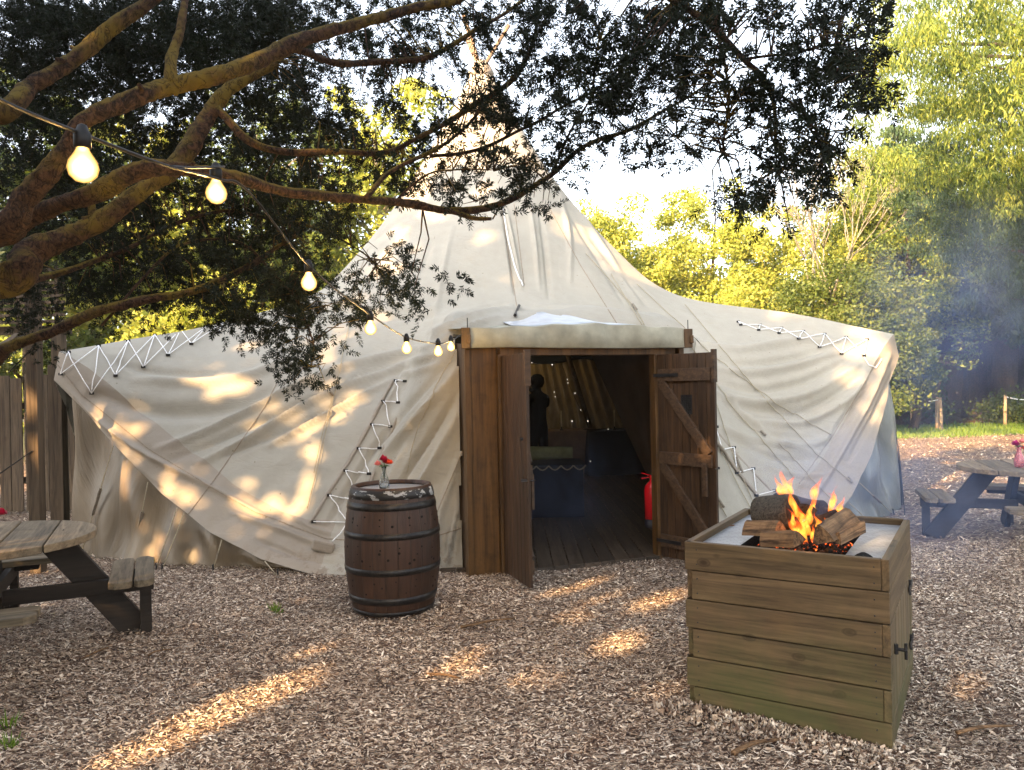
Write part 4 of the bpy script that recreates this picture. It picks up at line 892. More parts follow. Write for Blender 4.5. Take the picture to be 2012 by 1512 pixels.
for i in range(nr):
    z1 = BH-i*ph_
    for u in (.06, LW-.06):
        for dz in (.035, .105): scr.tube([bx(u, .004, z1-dz), bx(u, -.0015, z1-dz)], .0035, 8)
scr.build('screw', M['iron'], fb)
# rim lip and tray
HX0, HX1, HY0, HY1 = .20, .68, .09, .72
tz = BH-.034
ring = [(th, th), (LW-th, th), (LW-th, LD-th), (th, LD-th)]; hol = [(HX0, HY0), (HX1, HY0), (HX1, HY1), (HX0, HY1)]
TR = MB().add([bx(u, v, tz) for u, v in ring]+[bx(u, v, tz) for u, v in hol]+[bx(u, v, tz-.10) for u, v in hol], [(0, 1, 5, 4), (1, 2, 6, 5), (2, 3, 7, 6), (3, 0, 4, 7)]).build('tray', M['tray'], fb)
MB().add([bx(u, v, tz-.001) for u, v in hol]+[bx(u, v, tz-.06) for u, v in hol], [(0, 1, 5, 4), (1, 2, 6, 5), (2, 3, 7, 6), (3, 0, 4, 7), (4, 5, 6, 7)]).build('fire_pan', M['char'], fb)
# ---- logs and embers (each lies loose in the fire)
FIRE = bx(.44, .42, tz)
def log(name, px0, py0, d0, px1, py1, d1, r, mat, label, jit=.12, endmat=None, n=16):
    a, b = P(px0, py0, d0), P(px1, py1, d1); o = MB().tube([a.lerp(b, t) for t in np.linspace(0, 1, 7)], [r*.97, r, r*1.02, r*1.0, r*.98, r, r*.98], n, jit).build(name, M[mat], None, True)
    tag(o, label, 'log', 'logs on the fire')
    for p, q_, s in ((a, b, 1), (b, a, -1)):
        d = (p-q_).normalized(); x = d.cross(Vector((0, 0, 1))).normalized(); y = d.cross(x); c = p+d*.002
        if endmat: e = MB().add([c+x*r*.9*math.cos(k*PI/8)+y*r*.9*math.sin(k*PI/8) for k in range(16)], [tuple(range(16))]).build('cut_end', M[endmat], o)
    return o
log('log', 1492, 1009, 3.98, 1560, 1006, 3.84, .09, 'log', 'thick round grey barked log on the left of the fire', .08, 'char')
log('log', 1525, 985, 4.3, 1618, 1002, 4.05, .052, 'char', 'long charred black log across the back of the fire', .35)
log('log', 1590, 1005, 4.15, 1660, 1020, 3.9, .042, 'char', 'charred log sloping down at the back right of the fire', .35)
log('log', 1600, 1040, 3.75, 1650, 1015, 3.85, .036, 'ember', 'glowing charred stump in the middle of the fire', .5)
def wedge(a, b, w, h, mat, label, roll=0.0):             # a split billet, built along its own x axis so the grain runs with it
    a, b = Vector(a), Vector(b); d = (b-a).normalized(); L_ = (b-a).length; x = d.cross(Vector((0, 0, 1))).normalized(); y = x.cross(d); rt = Matrix.Rotation(roll, 3, d); x, y = rt @ x, rt @ y
    sec = [(-.5, 0), (0, -.04), (.5, 0), (.36, .42), (.14, .86), (-.02, 1), (-.22, .72), (-.38, .36)]; N_ = 14; vs = []
    for i in range(N_):
        t = i/(N_-1)
        for k, (s1, s2) in enumerate(sec): j = 1+.07*noise.noise(Vector((i*.35, k*2.3, w*50)))+.03*noise.noise(Vector((i*1.3, k*5.1, w*20))); vs.append((t*L_+.006*noise.noise(Vector((k*3.1, i*9.0 if i in (0, N_-1) else 0, 4))), s1*w*j, s2*h*j))
    m = len(sec); fs = [(i*m+k, i*m+(k+1) % m, (i+1)*m+(k+1) % m, (i+1)*m+k) for i in range(N_-1) for k in range(m)]+[tuple(range(m-1, -1, -1)), tuple((N_-1)*m+k for k in range(m))]
    o = MB().add(vs, fs).build('log', M[mat], None)
    o.matrix_world = Matrix(((d.x, x.x, y.x, a.x), (d.y, x.y, y.y, a.y), (d.z, x.z, y.z, a.z), (0, 0, 0, 1))); return tag(o, label, 'log', 'logs on the fire')
fx = lambda u, v, dz=0.0: bx(u, v, tz+dz)
wedge(P(1470, 1050, 3.95), P(1535, 1052, 3.72), .085, .075, 'split', 'split orange brown log at the left front of the fire')
wedge(P(1505, 1066, 3.75), P(1572, 1068, 3.56), .09, .065, 'split', 'pale split log lying low in front of the round log', .3)
wedge(P(1618, 1066, 3.50), P(1672, 1030, 3.80), .105, .085, 'split', 'dark streaked wedge of firewood leaning on the right of the fire', -.25)
wedge(P(1640, 1064, 3.52), P(1690, 1040, 3.78), .06, .05, 'split', 'thin split stick along the right edge of the fire', .4)
wedge(P(1575, 1048, 3.72), P(1642, 1022, 3.80), .07, .06, 'char', 'black charred billet lying across the middle of the fire', .2)
wedge(P(1545, 1000, 3.95), P(1600, 1010, 3.8), .06, .06, 'char', 'black charred piece against the round log', .6)
em = MB(); r = random.Random(8)
for k in range(230):
    c = bx(r.uniform(HX0+.02, HX1-.02), r.uniform(HY0+.02, HY1-.02), tz-.055+r.uniform(0, .045)); s = r.uniform(.010, .026); em.lathe([(s*.3, -s*.7), (s, -s*.2), (s*.8, s*.4), (s*.2, s*.8)], 6, c)
tag(em.build('embers', M['ember']), 'black and glowing charcoal pieces under the burning logs', 'embers', kind='stuff')
cc = bx(.12, .16, tz); cn = MB(); r = random.Random(2)
for k in range(60):
    a = k*2.4; ra = .036*math.sqrt(k/60); p = cc+Vector((math.cos(a)*ra, math.sin(a)*ra, .018*(1-k/60)+.004)); cn.box(p, (.012, .006, .004), Matrix.Rotation(a, 3, 'Z') @ Matrix.Rotation(.5, 3, 'Y'))
tag(cn.build('pine_cone', M['char']), 'small burnt pine cone lying on the right of the tray', 'pine cone')
tag(MB().box(P(1438, 1032, 3.95), (.025, .012, .004), Matrix.Rotation(.4, 3, 'Z')).build('wood_chip', M['split']), 'single wood chip lying on the left of the tray', 'wood chip')
def flame(base, h, w, lean, seed):
    h *= .95
    b = Vector(base); pts = []; rs = []
    for i in range(12):
        t = i/11; pts.append(b+Vector((lean[0]*t*t+.012*math.sin(t*7+seed)*t, lean[1]*t, h*t))); rs.append(max(.001, w*(math.sin(PI*min(1, t*.85+.17))**.8)*(1-t)**.55*(1+.3*math.sin(t*9+seed*2))))
    return MB().tube(pts, rs, 12, .6)
fl_ = thing('fire', 'orange flames licking up between the logs on the fire box', 'flames', tuple(FIRE), kind='stuff', world=True)
for i, (pxx, pyy, d, h, w, lx) in enumerate(((1568, 1062, 3.62, .11, .026, -.05), (1582, 1064, 3.60, .13, .03, -.07), (1560, 1035, 3.68, .10, .016, -.03), (1596, 1060, 3.62, .08, .018, .02), (1640, 1035, 3.80, .13, .026, .03),
                                             (1650, 1020, 3.85, .13, .022, .02), (1640, 985, 3.9, .05, .02, -.03), (1535, 975, 4.05, .12, .024, -.03), (1552, 968, 4.1, .10, .018, .02), (1600, 1005, 3.9, .07, .012, .0), (1618, 1030, 3.75, .05, .01, .0), (1575, 1020, 3.7, .06, .012, -.01), (1565, 1015, 3.75, .16, .02, -.06), (1590, 1030, 3.68, .17, .018, .03), (1630, 1010, 3.85, .15, .02, .05), (1548, 975, 4.05, .17, .03, -.05), (1600, 990, 3.95, .16, .022, .04), (1645, 1040, 3.75, .10, .018, .02), (1610, 1045, 3.64, .10, .02, -.02), (1585, 1050, 3.6, .16, .035, -.06))):
    flame(P(pxx, pyy, d), h, w, (lx, 0), i*1.7).build('flame', M['flame'], fl_, True)
# ================================================================ string of bulbs
SL = thing('string_lights', 'drooping string of seven lit round bulbs running to the doorway corner', 'string lights', (0, 3, 2), world=True)
BULBS = [(163, 330, 29, 1.62), (425, 380, 20, 2.28), (607, 556, 15, 3.0), (728, 646, 12, 3.85), (799, 685, 10.5, 4.6), (861, 691, 9.6, 5.2), (886, 682, 8.5, 5.85)]
cab = [P(-260, 60, 1.2), P(0, 196, 1.45), P(160, 262, 1.62), P(330, 326, 1.95), P(432, 352, 2.28), P(490, 378, 2.45), P(612, 527, 3.0), P(728, 618, 3.85), P(798, 662, 4.6), P(858, 674, 5.2), P(888, 668, 5.85), P(914, 652, 6.4)]
MB().tube(smooth_path(cab, 8), .0042, 6).build('cable', M['black'], SL, True)
MB().tube(smooth_path([P(330, 326, 1.95), P(380, 329, 2.1), P(440, 327, 2.3)], 4), .004, 6).build('cable', M['black'], SL, True)
for px_, py_, rp, d in BULBS:
    c = P(px_, py_, d); r = .031; tilt = Vector((.0, 0, 1))
    MB().lathe([(.001, -r), (r*.5, -r*.87), (r*.87, -r*.5), (r, 0), (r*.9, r*.45), (r*.62, r*.9), (r*.42, r*1.25), (r*.40, r*1.5)], 24, c).build('bulb', M['bulb'], SL, True)
    S_ = MB().lathe([(r*.46, r*1.35), (r*.56, r*1.4), (r*.56, r*2.3), (r*.44, r*2.5), (r*.3, r*2.9), (r*.12, r*3.0)], 16, c).build('socket', M['black'], SL, True)
    ld = bpy.data.lights.new('bulb_light', 'POINT'); ld.energy = 12; ld.color = (1, .6, .2); ld.shadow_soft_size = .034
    lo = bpy.data.objects.new('bulb_light', ld); C.objects.link(lo); lo.parent = SL; lo.location = c-Vector((0, 3, 2))-Vector((0, 0, 0))
for o in C.objects:
    if o.name.startswith('bulb') and o.type == 'MESH': o.visible_shadow = True
fl_l = bpy.data.lights.new('fire_light', 'POINT'); fl_l.energy = 1.1; fl_l.color = (1, .33, .07); fl_l.shadow_soft_size = .08
flo = bpy.data.objects.new('fire_light', fl_l); C.objects.link(flo); flo.parent = fl_; flo.location = P(1590, 1020, 3.72)-FIRE
# ================================================================ picnic tables
def picnic_table(loc, rz, label):
    t = thing('picnic_table', label, 'picnic table', loc, rz, 'round picnic tables'); Rr = .62; th_ = .045; topz = .72
    mb = MB(); xs = np.linspace(-Rr, Rr, 6)
    for i in range(5):
        a, b = xs[i]+.004, xs[i+1]-.004; poly = []
        for x in np.linspace(a, b, 9): poly.append((x, math.sqrt(max(0, Rr*Rr-x*x))*(1+.0)))
        for x in np.linspace(b, a, 9): poly.append((x, -math.sqrt(max(0, Rr*Rr-x*x))))
        poly = [(p[0], p[1]) for p in poly]; mb.prism(poly[::-1], topz-th_, topz+.002*((i*7) % 3))
    mb.build('table_top', M['table'], t, bevel=.006)
    for k in range(4):
        a = R(90*k); d = Vector((math.cos(a), math.sin(a), 0)); s = Vector((-d.y, d.x, 0)); up = Vector((0, 0, 1))
        m = MB()
        for y0 in (-.12, .035):
            poly = [s*(y0)+d*.62, s*(y0)+d*.87] 
        m.prism([(-.35, -.135), (.35, -.135), (.385, -.10), (.385, -.02), (.35, .0), (-.35, .0), (-.385, -.02), (-.385, -.10)], .43-.042, .43).prism([(-.35, .01), (.35, .01), (.385, .03), (.385, .09), (.33, .125), (-.33, .125), (-.385, .09), (-.385, .03)], .43-.042, .432)
        rot = Matrix.Rotation(a-PI/2, 3, 'Z'); m.v = [tuple(rot @ Vector(v)+d*.83) for v in m.v]
        m.build('seat', M['table' if k % 2 == 0 else 'seat_x'], t, bevel=.006)
        L = MB()
        L.beam(d*.36+s*.03+up*(topz-th_), d*.86+s*.03, .055, .17, d+up*.3)
        L.build('leg', M['tleg'], t, bevel=.004)
        L = MB().beam(d*.10-s*.03+up*.34, d*.95-s*.03+up*.34, .045, .095).beam(s*.2+d*.80+up*.365, -s*.2+d*.80+up*.365, .07, .045)
        L.build('seat_rail', M['tleg'], t, bevel=.004)
        MB().beam(d*.90-s*.03+up*0, d*.90-s*.03+up*.37, .05, .07, d).build('post', M['tleg'], t, bevel=.004)
    MB().beam((-.34, 0, topz-th_-.03), (.34, 0, topz-th_-.03), .05, .06).beam((0, -.34, topz-th_-.03), (0, .34, topz-th_-.03), .05, .061).build('cross_bearer', M['tleg'], t)
    return t
pt = picnic_table((-3.29, 4.76, 0), R(25), 'round wooden picnic table at the left edge, one seat end in sunlight')
copy_thing(pt, (4.98, 7.42, 0), R(160), 'round wooden picnic table at the right edge behind the fire box', 'round picnic tables')
lv = P(0, 1042, 4.5); lv.z = .724
vase('bud_vase', Vector((lv.x-.055, lv.y, .724)), M['glass'], 'clear glass vase on the left picnic table at the picture edge', 1.0)
posy('flower_posy', Vector((lv.x-.055, lv.y, .895)), (('crimson', .065, .0, .02, .03), ('pink', -.02, 0, .05, .03), ('coral', .02, .0, .045, .028)), 'red flowers in the vase on the left picnic table', 1, 3, 'small bunches of flowers in vases')
rv = P(2003, 925, 7.3); rv.z = .725
vase('bud_vase', Vector((rv.x, rv.y, .724)), M['pinkglass'], 'pink glass vase on the right picnic table', 1.2)
posy('flower_posy', Vector((rv.x, rv.y, .92)), (('magenta', -.03, .0, .03, .04), ('coral', .06, 0, -.01, .035), ('pink', .03, .0, .05, .03)), 'magenta and coral flowers in the pink vase on the right picnic table', 1, 9, 'small bunches of flowers in vases')
# ================================================================ left: post, fence, lattice
b0 = P(74, 1040, 6.9); pst = thing('timber_post', 'tall square timber post in front of the plank fence at left', 'post', (b0.x, b0.y, 0))
MB().box((0, 0, 1.35), (.10, .10, 2.7)).build('shaft', M['fence'], pst, bevel=.005)
MB().tube([(.0, -.056, 1.1), (-.35, -.1, .85), (-.9, -.15, .55)], .006, 5).build('cable', M['black'], pst)
MB().tube([(.05, -.05, 2.05), (-.2, -.05, 1.8)], .006, 5).build('cable', M['black'], pst)
b1 = P(98, 900, 7.62); pst2 = thing('timber_post', 'dark brown timber post behind the left tent corner', 'post', (b1.x-.12, b1.y+.35, 0))
MB().box((0, 0, .95), (.14, .10, 1.9)).build('shaft', M['fence'], pst2, bevel=.005)
fn = thing('plank_fence', 'brown vertical plank fence with narrow gaps at the left edge', 'fence', (-6.6, 10.3, 0)); r = random.Random(5); x = -3.4; k = 0
while x < 2.2:
    w = r.uniform(.13, .19); h = 1.78+r.uniform(-.05, .06); MB().box((x+w/2, .02*(k % 2), h/2+.04), (w, .022, h)).build('board', M['fence'], fn, bevel=.003); x += w+r.uniform(.012, .035); k += 1
MB().box((-.6, .06, .45), (5.6, .04, .09)).box((-.6, .06, 1.45), (5.6, .04, .09)).build('rail', M['fence'], fn)
for x in (-2.6, -.8, 1.0): MB().box((x, .12, .9), (.1, .1, 1.9)).build('post', M['fence'], fn)
lt = thing('lattice_shelter', 'slatted timber shelter roof above the fence at far left', 'shelter', (-6.2, 9.0, 0))
mb = MB()
for i in range(9): mb.box((-.6, -.02, 2.45+i*.075), (3.2, .02, .035))
for i in range(14): mb.box((-2.1+i*.23, .01, 2.75), (.035, .02, .70))
mb.build('lattice', M['fence'], lt)
MB().beam((-2.2, .1, 2.36), (1.0, .1, 2.36), .06, .10).beam((.95, -1.2, 2.0), (-.2, 1.4, 2.55), .06, .12).beam((.3, -1.3, 2.0), (-.9, 1.4, 2.55), .06, .12).build('rafter', M['fence'], lt, bevel=.004)
for x in (-2.0, .85): MB().box((x, .1, 1.2), (.12, .12, 2.4)).build('post', M['fence'], lt, bevel=.004)
# ================================================================ rope fences by the wood
def rope_fence(pts, label, extra=None):
    t = thing('rope_fence', label, 'rope fence', (pts[0].x, pts[0].y, 0), world=True)
    for p in pts:
        h = .98; MB().tube([p-Vector((0, 0, .05)), p+Vector((.01, 0, h*.5)), p+Vector((random.uniform(-.03, .03), 0, h))], [.055, .05, .045], 8).build('post', M['rail'], t, True)
    for a, b in zip(pts[:-1], pts[1:]):
        MB().tube([a.lerp(b, s)+Vector((0, 0, .93-.28*math.sin(s*PI)*min(1, (b-a).length/3))) for s in np.linspace(0, 1, 9)], .018, 6).build('rope', M['rope_white'], t, True)
    return t
g1 = [PZ(px_, py_) for px_, py_ in ((1560, 838), (1680, 842), (1792, 843), (1849, 845))]
rope_fence(g1, 'low post and rope fence between lawn and wood right of the tent')
rope_fence([PZ(1841, 843)], 'pale post standing close beside the end post of the rope fence')
rope_fence([PZ(1975, 836), PZ(2050, 834), PZ(2200, 830)], 'low post and rope fence at the far right beyond the lawn')
sp_ = PZ(1815, 846); st = MB().tube(smooth_path([sp_+Vector((0, .6, 0)), sp_+Vector((.1, .5, .7)), sp_+Vector((-.25, .4, 1.3)), sp_+Vector((-.2, .4, 1.6))], 4), lerp_r([.16, .13, .09, .04], 4), 8, .4)
st.tube(smooth_path([sp_+Vector((.1, .5, .6)), sp_+Vector((.5, .4, 1.0)), sp_+Vector((.75, .4, 1.45))], 4), lerp_r([.12, .09, .03], 4), 8, .4)
tag(st.build('dead_stump', M['bark'], smooth=True), 'gnarled forked dead stump standing behind the rope fence', 'stump')
# ================================================================ trees
def leaf_quads(c, n_per, spread, size, rng, aspect=.55, hang=0.0, flat=1.0):
    """n_per leaves scattered round every clump centre -> (verts, faces)"""
    n = len(c)*n_per; cc = np.repeat(c, n_per, 0); sp = np.repeat(spread, n_per) if hasattr(spread, '__len__') else spread
    o = rng.normal(size=(n, 3)); o /= np.linalg.norm(o, axis=1, keepdims=True)+1e-9; o *= (rng.random((n, 1))**.45)
    o[:, 2] *= flat; p = cc+o*(sp[:, None] if hasattr(sp, '__len__') else sp)
    a = rng.normal(size=(n, 3)); a[:, 2] -= hang*2.5; a /= np.linalg.norm(a, axis=1, keepdims=True)
    b = rng.normal(size=(n, 3)); b -= a*(a*b).sum(1, keepdims=True); b /= np.linalg.norm(b, axis=1, keepdims=True)
    s = size*(.6+.8*rng.random((n, 1))); v = np.stack([p-a*s*.5, p+b*s*aspect*.5, p+a*s*.5, p-b*s*aspect*.5], 1)
    return v
def tree(name, label, cat, base, height, r_crown, z_low, mat, seed, clumps=90, leaves=170, leaf=.16, group=None, bark='bark', trunk_r=.16, shape=1.0, hang=0.0, aspect=.55, clump_r=.55, lean=(0, 0), keep=None, flat=.8, limbs=16):
    rng = np.random.default_rng(seed); base = Vector(base); t = thing(name, label, cat, tuple(base), group=group)
    zc = (height+z_low)/2; hz = (height-z_low)/2; cs = []
    while len(cs) < clumps:
        d = rng.normal(size=3); d /= np.linalg.norm(d); rr_ = rng.random()**.38; k = noise.noise(Vector(d*1.7+seed))*.35+1
        p = np.array([d[0]*r_crown*rr_*k, d[1]*r_crown*rr_*k, zc+d[2]*hz*rr_*(1+.15*k-.15)])
        if shape != 1.0: f = 1-(p[2]-z_low)/(height-z_low+.01); q_ = max(.12, f)**shape; p[0] *= q_; p[1] *= q_
        p[0] += lean[0]*(p[2]/height); p[1] += lean[1]*(p[2]/height); cs.append(p)
    cs = np.array(cs)
    if keep is not None: cs = cs[keep(cs+np.array(base))]
    v = leaf_quads(cs, leaves, clump_r*(.6+.7*rng.random(len(cs))), leaf, rng, aspect, hang, flat).reshape(-1, 3); v[:, 2] = np.maximum(v[:, 2], .03)
    np_mesh('crown', v, np.arange(len(v)).reshape(-1, 4), mat, t)
    tp = [Vector((lean[0]*s+.12*math.sin(s*4+seed), lean[1]*s+.1*math.cos(s*5+seed), height*.88*s-.05)) for s in np.linspace(0, 1, 8)]
    MB().tube(smooth_path(tp, 3), lerp_r([trunk_r*(1.35 if s == 0 else 1-.85*s) for s in np.linspace(0, 1, 8)], 3), 10, .25).build('trunk', M[bark], t, True)
    lb = MB()
    for i in range(min(limbs, len(cs))):
        c = Vector(cs[int(rng.integers(len(cs)))]); s = max(.12, min(.85, (c.z-.25*(c.xy.length))/height)); st_ = Vector((lean[0]*s, lean[1]*s, height*.88*s)); m = (st_+c)/2+Vector((0, 0, .12*c.xy.length))
        lb.tube([st_, m, c], [trunk_r*.4*(1-s*.6), trunk_r*.25*(1-s*.6), .01], 6, .2)
    lb.build('limb', M[bark], t, True); return t
# sunny trees beyond the tent on the right
BG = 'sunlit trees behind the tent'
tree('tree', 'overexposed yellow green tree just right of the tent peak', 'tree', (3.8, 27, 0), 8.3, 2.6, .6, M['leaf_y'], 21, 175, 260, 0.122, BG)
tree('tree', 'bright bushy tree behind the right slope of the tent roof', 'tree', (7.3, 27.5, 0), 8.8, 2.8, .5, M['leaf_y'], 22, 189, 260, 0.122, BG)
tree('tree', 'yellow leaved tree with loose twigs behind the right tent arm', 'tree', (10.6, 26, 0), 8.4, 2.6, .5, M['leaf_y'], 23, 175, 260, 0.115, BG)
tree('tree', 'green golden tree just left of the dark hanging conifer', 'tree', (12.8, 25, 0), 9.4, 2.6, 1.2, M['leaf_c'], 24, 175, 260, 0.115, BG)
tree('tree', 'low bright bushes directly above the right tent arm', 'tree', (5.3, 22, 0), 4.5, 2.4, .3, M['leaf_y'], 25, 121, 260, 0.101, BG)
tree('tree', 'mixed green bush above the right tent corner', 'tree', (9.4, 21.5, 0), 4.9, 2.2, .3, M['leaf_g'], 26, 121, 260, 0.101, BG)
# pale bare tree
bt = thing('bare_tree', 'pale leafless branching tree among the yellow leaves', 'tree', (8.85, 22.5, 0), group=BG); mb = MB(); r = random.Random(12)
def grow(p, d, L, rad, dep):
    q_ = p+d*L; m = p+d*L*.5+Vector((r.uniform(-.06, .06), r.uniform(-.06, .06), 0)); mb.tube([p, m, q_], [rad, rad*.85, rad*.7], 6)
    if dep == 0: return
    for k in range(3 if dep > 2 else 2): grow(q_, (d+Vector((r.uniform(-.5, .5), r.uniform(-.4, .4), r.uniform(-.05, .35)))).normalized(), L*r.uniform(.68, .85), rad*.62, dep-1)
grow(Vector((0, 0, 0)), Vector((.02, 0, 1)), 2.3, .075, 6); mb.build('trunk', M['palebark'], bt, True)
# left, seen through the yew
LG = 'trees behind the tent on the left'
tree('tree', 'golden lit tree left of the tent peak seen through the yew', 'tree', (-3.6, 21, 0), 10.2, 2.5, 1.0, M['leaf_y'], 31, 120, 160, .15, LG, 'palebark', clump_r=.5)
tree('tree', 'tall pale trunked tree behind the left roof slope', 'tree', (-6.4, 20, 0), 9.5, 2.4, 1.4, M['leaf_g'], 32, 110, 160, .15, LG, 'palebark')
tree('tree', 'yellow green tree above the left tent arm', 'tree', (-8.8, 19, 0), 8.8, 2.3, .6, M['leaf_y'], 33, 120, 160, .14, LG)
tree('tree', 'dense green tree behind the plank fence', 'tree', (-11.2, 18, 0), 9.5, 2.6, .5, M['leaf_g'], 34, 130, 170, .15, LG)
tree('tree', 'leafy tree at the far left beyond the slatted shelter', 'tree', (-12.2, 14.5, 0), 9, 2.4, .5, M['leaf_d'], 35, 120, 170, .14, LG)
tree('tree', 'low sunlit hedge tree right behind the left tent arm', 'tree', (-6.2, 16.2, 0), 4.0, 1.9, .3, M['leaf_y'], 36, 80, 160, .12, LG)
# big golden conifer hanging in from the right
def keepR(p):
    x, y = PIX(p[:, 0], p[:, 1], p[:, 2]); lim = np.where(y < 420, 1665+.06*y, 1715+.25*(y-420)); return (x > lim) & (y < 400+40*np.sin(x*.013)+30*np.sin(p[:, 1]*5))
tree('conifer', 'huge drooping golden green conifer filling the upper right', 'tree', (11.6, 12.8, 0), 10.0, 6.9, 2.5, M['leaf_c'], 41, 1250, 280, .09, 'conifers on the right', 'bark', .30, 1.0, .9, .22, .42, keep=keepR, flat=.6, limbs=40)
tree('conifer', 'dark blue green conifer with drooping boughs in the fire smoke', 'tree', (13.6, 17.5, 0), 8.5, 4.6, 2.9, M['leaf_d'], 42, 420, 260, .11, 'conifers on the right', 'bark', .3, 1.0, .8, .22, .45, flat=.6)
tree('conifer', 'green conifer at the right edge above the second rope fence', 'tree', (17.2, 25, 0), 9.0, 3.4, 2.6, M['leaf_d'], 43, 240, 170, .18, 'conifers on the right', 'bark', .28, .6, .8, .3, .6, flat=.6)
tree('conifer', 'tall conifer behind the gap between the rope fences', 'tree', (14.2, 28, 0), 11, 3.2, 3.2, M['leaf_d'], 44, 240, 170, .2, 'conifers on the right', 'bark', .45, .5, .8, .3, .6, flat=.6)
# dark wood: single trunks, canopies above
WG = 'dark trunks of the wood on the right'; r = random.Random(77); lab = {}
spots_w = [(1818, 829, .22), (1858, 826, .40), (1893, 820, .16), (1925, 822, .32), (1952, 817, .2), (1968, 825, .36), (1996, 820, .3), (2040, 824, .4), (1874, 812, .13), (1907, 810, .12), (1940, 808, .14), (1985, 808, .13), (1840, 812, .14), (1800, 815, .2), (2020, 812, .2)]
descr = ['behind the forked stump', 'largest, blue in the smoke, in the gap of the rope fence', 'thin, third from the left in the gap', 'broad forked foot lit by the sun in the middle of the gap', 'slim, right of the broad lit trunk', 'thick, left of the second rope fence', 'thick, behind the end post of the second rope fence', 'at the right picture edge', 'thin distant, right of the largest trunk', 'thin distant, left of the broad lit trunk', 'thin distant, right of the broad lit trunk', 'thin distant, behind the second rope fence', 'distant, between stump and largest trunk', 'distant, left of the stump', 'distant, near the right edge']
for i, (px_, py_, tr_) in enumerate(spots_w):
    g = PZ(px_, py_); t = thing('tree', 'dark woodland tree, '+descr[i], 'tree', (g.x, g.y, 0), group=WG); rng = np.random.default_rng(200+i); hh = 8+r.random()*2
    ln = r.uniform(-.5, .5); mb = MB().tube(smooth_path([(0, 0, -.05), (ln*.1, 0, .4), (ln*.4, 0, 2.5), (ln, .2, 5), (ln*1.2, .3, hh)], 4), lerp_r([tr_*1.7, tr_*1.05, tr_*.85, tr_*.6, .06], 4), 10, .45)
    if tr_ > .28: mb.tube([(tr_*.6, 0, 0), (tr_*1.6, .1, 3), (tr_*2.4, .2, 6)], [tr_*.8, tr_*.5, .1], 8, .4)
    mb.build('trunk', M['bark'], t, True)
    cs = np.stack([rng.normal(ln, 1.5, 60), rng.normal(0, 1.3, 60), 3.1+abs(rng.normal(0, 2.4, 60))], 1); v = leaf_quads(cs, 110, .75, .22, rng, .4, .6, .6).reshape(-1, 3)
    np_mesh('crown', v, np.arange(len(v)).reshape(-1, 4), M['leaf_d'], t)
# a far wood closes the view
rng = np.random.default_rng(300); n = 620; cx_ = rng.uniform(-2, 62, n); cy_ = 42+rng.uniform(0, 10, n)+.15*cx_; cz_ = rng.uniform(.2, 7.0, n)
v = leaf_quads(np.stack([cx_, cy_, cz_], 1), 120, 1.7, .42, rng).reshape(-1, 3); v[:, 2] = np.maximum(v[:, 2], .02)
tag(np_mesh('far_wood', v, np.arange(len(v)).reshape(-1, 4), M['leaf_g']), 'mass of far woodland seen between the dark trunks', 'wood', kind='stuff')
n = 420; cx_ = rng.uniform(-34, -1, n); cy_ = 30+rng.uniform(0, 6, n); cz_ = rng.uniform(.2, 8.0, n)
v = leaf_quads(np.stack([cx_, cy_, cz_], 1), 120, 1.5, .36, rng).reshape(-1, 3); v[:, 2] = np.maximum(v[:, 2], .02)
tag(np_mesh('far_wood', v, np.arange(len(v)).reshape(-1, 4), M['leaf_y']), 'mass of far sunlit woodland on the left beyond the tent', 'wood', kind='stuff')
# bush behind the left rope fence
tree('bush', 'loose green bush behind the rope fence beside the tent corner', 'bush', (PZ(1790, 838).x, PZ(1790, 838).y+.7, 0), 2.6, 1.6, .1, M['leaf_d'], 51, 60, 120, .12, 'bushes by the rope fence', 'bark', .05)
tree('bush', 'low bush beside the second rope fence at the right edge', 'bush', (PZ(1995, 835).x, PZ(1995, 835).y+.6, 0), 1.0, .9, .05, M['leaf_g'], 52, 30, 110, .1, 'bushes by the rope fence', 'bark', .04)
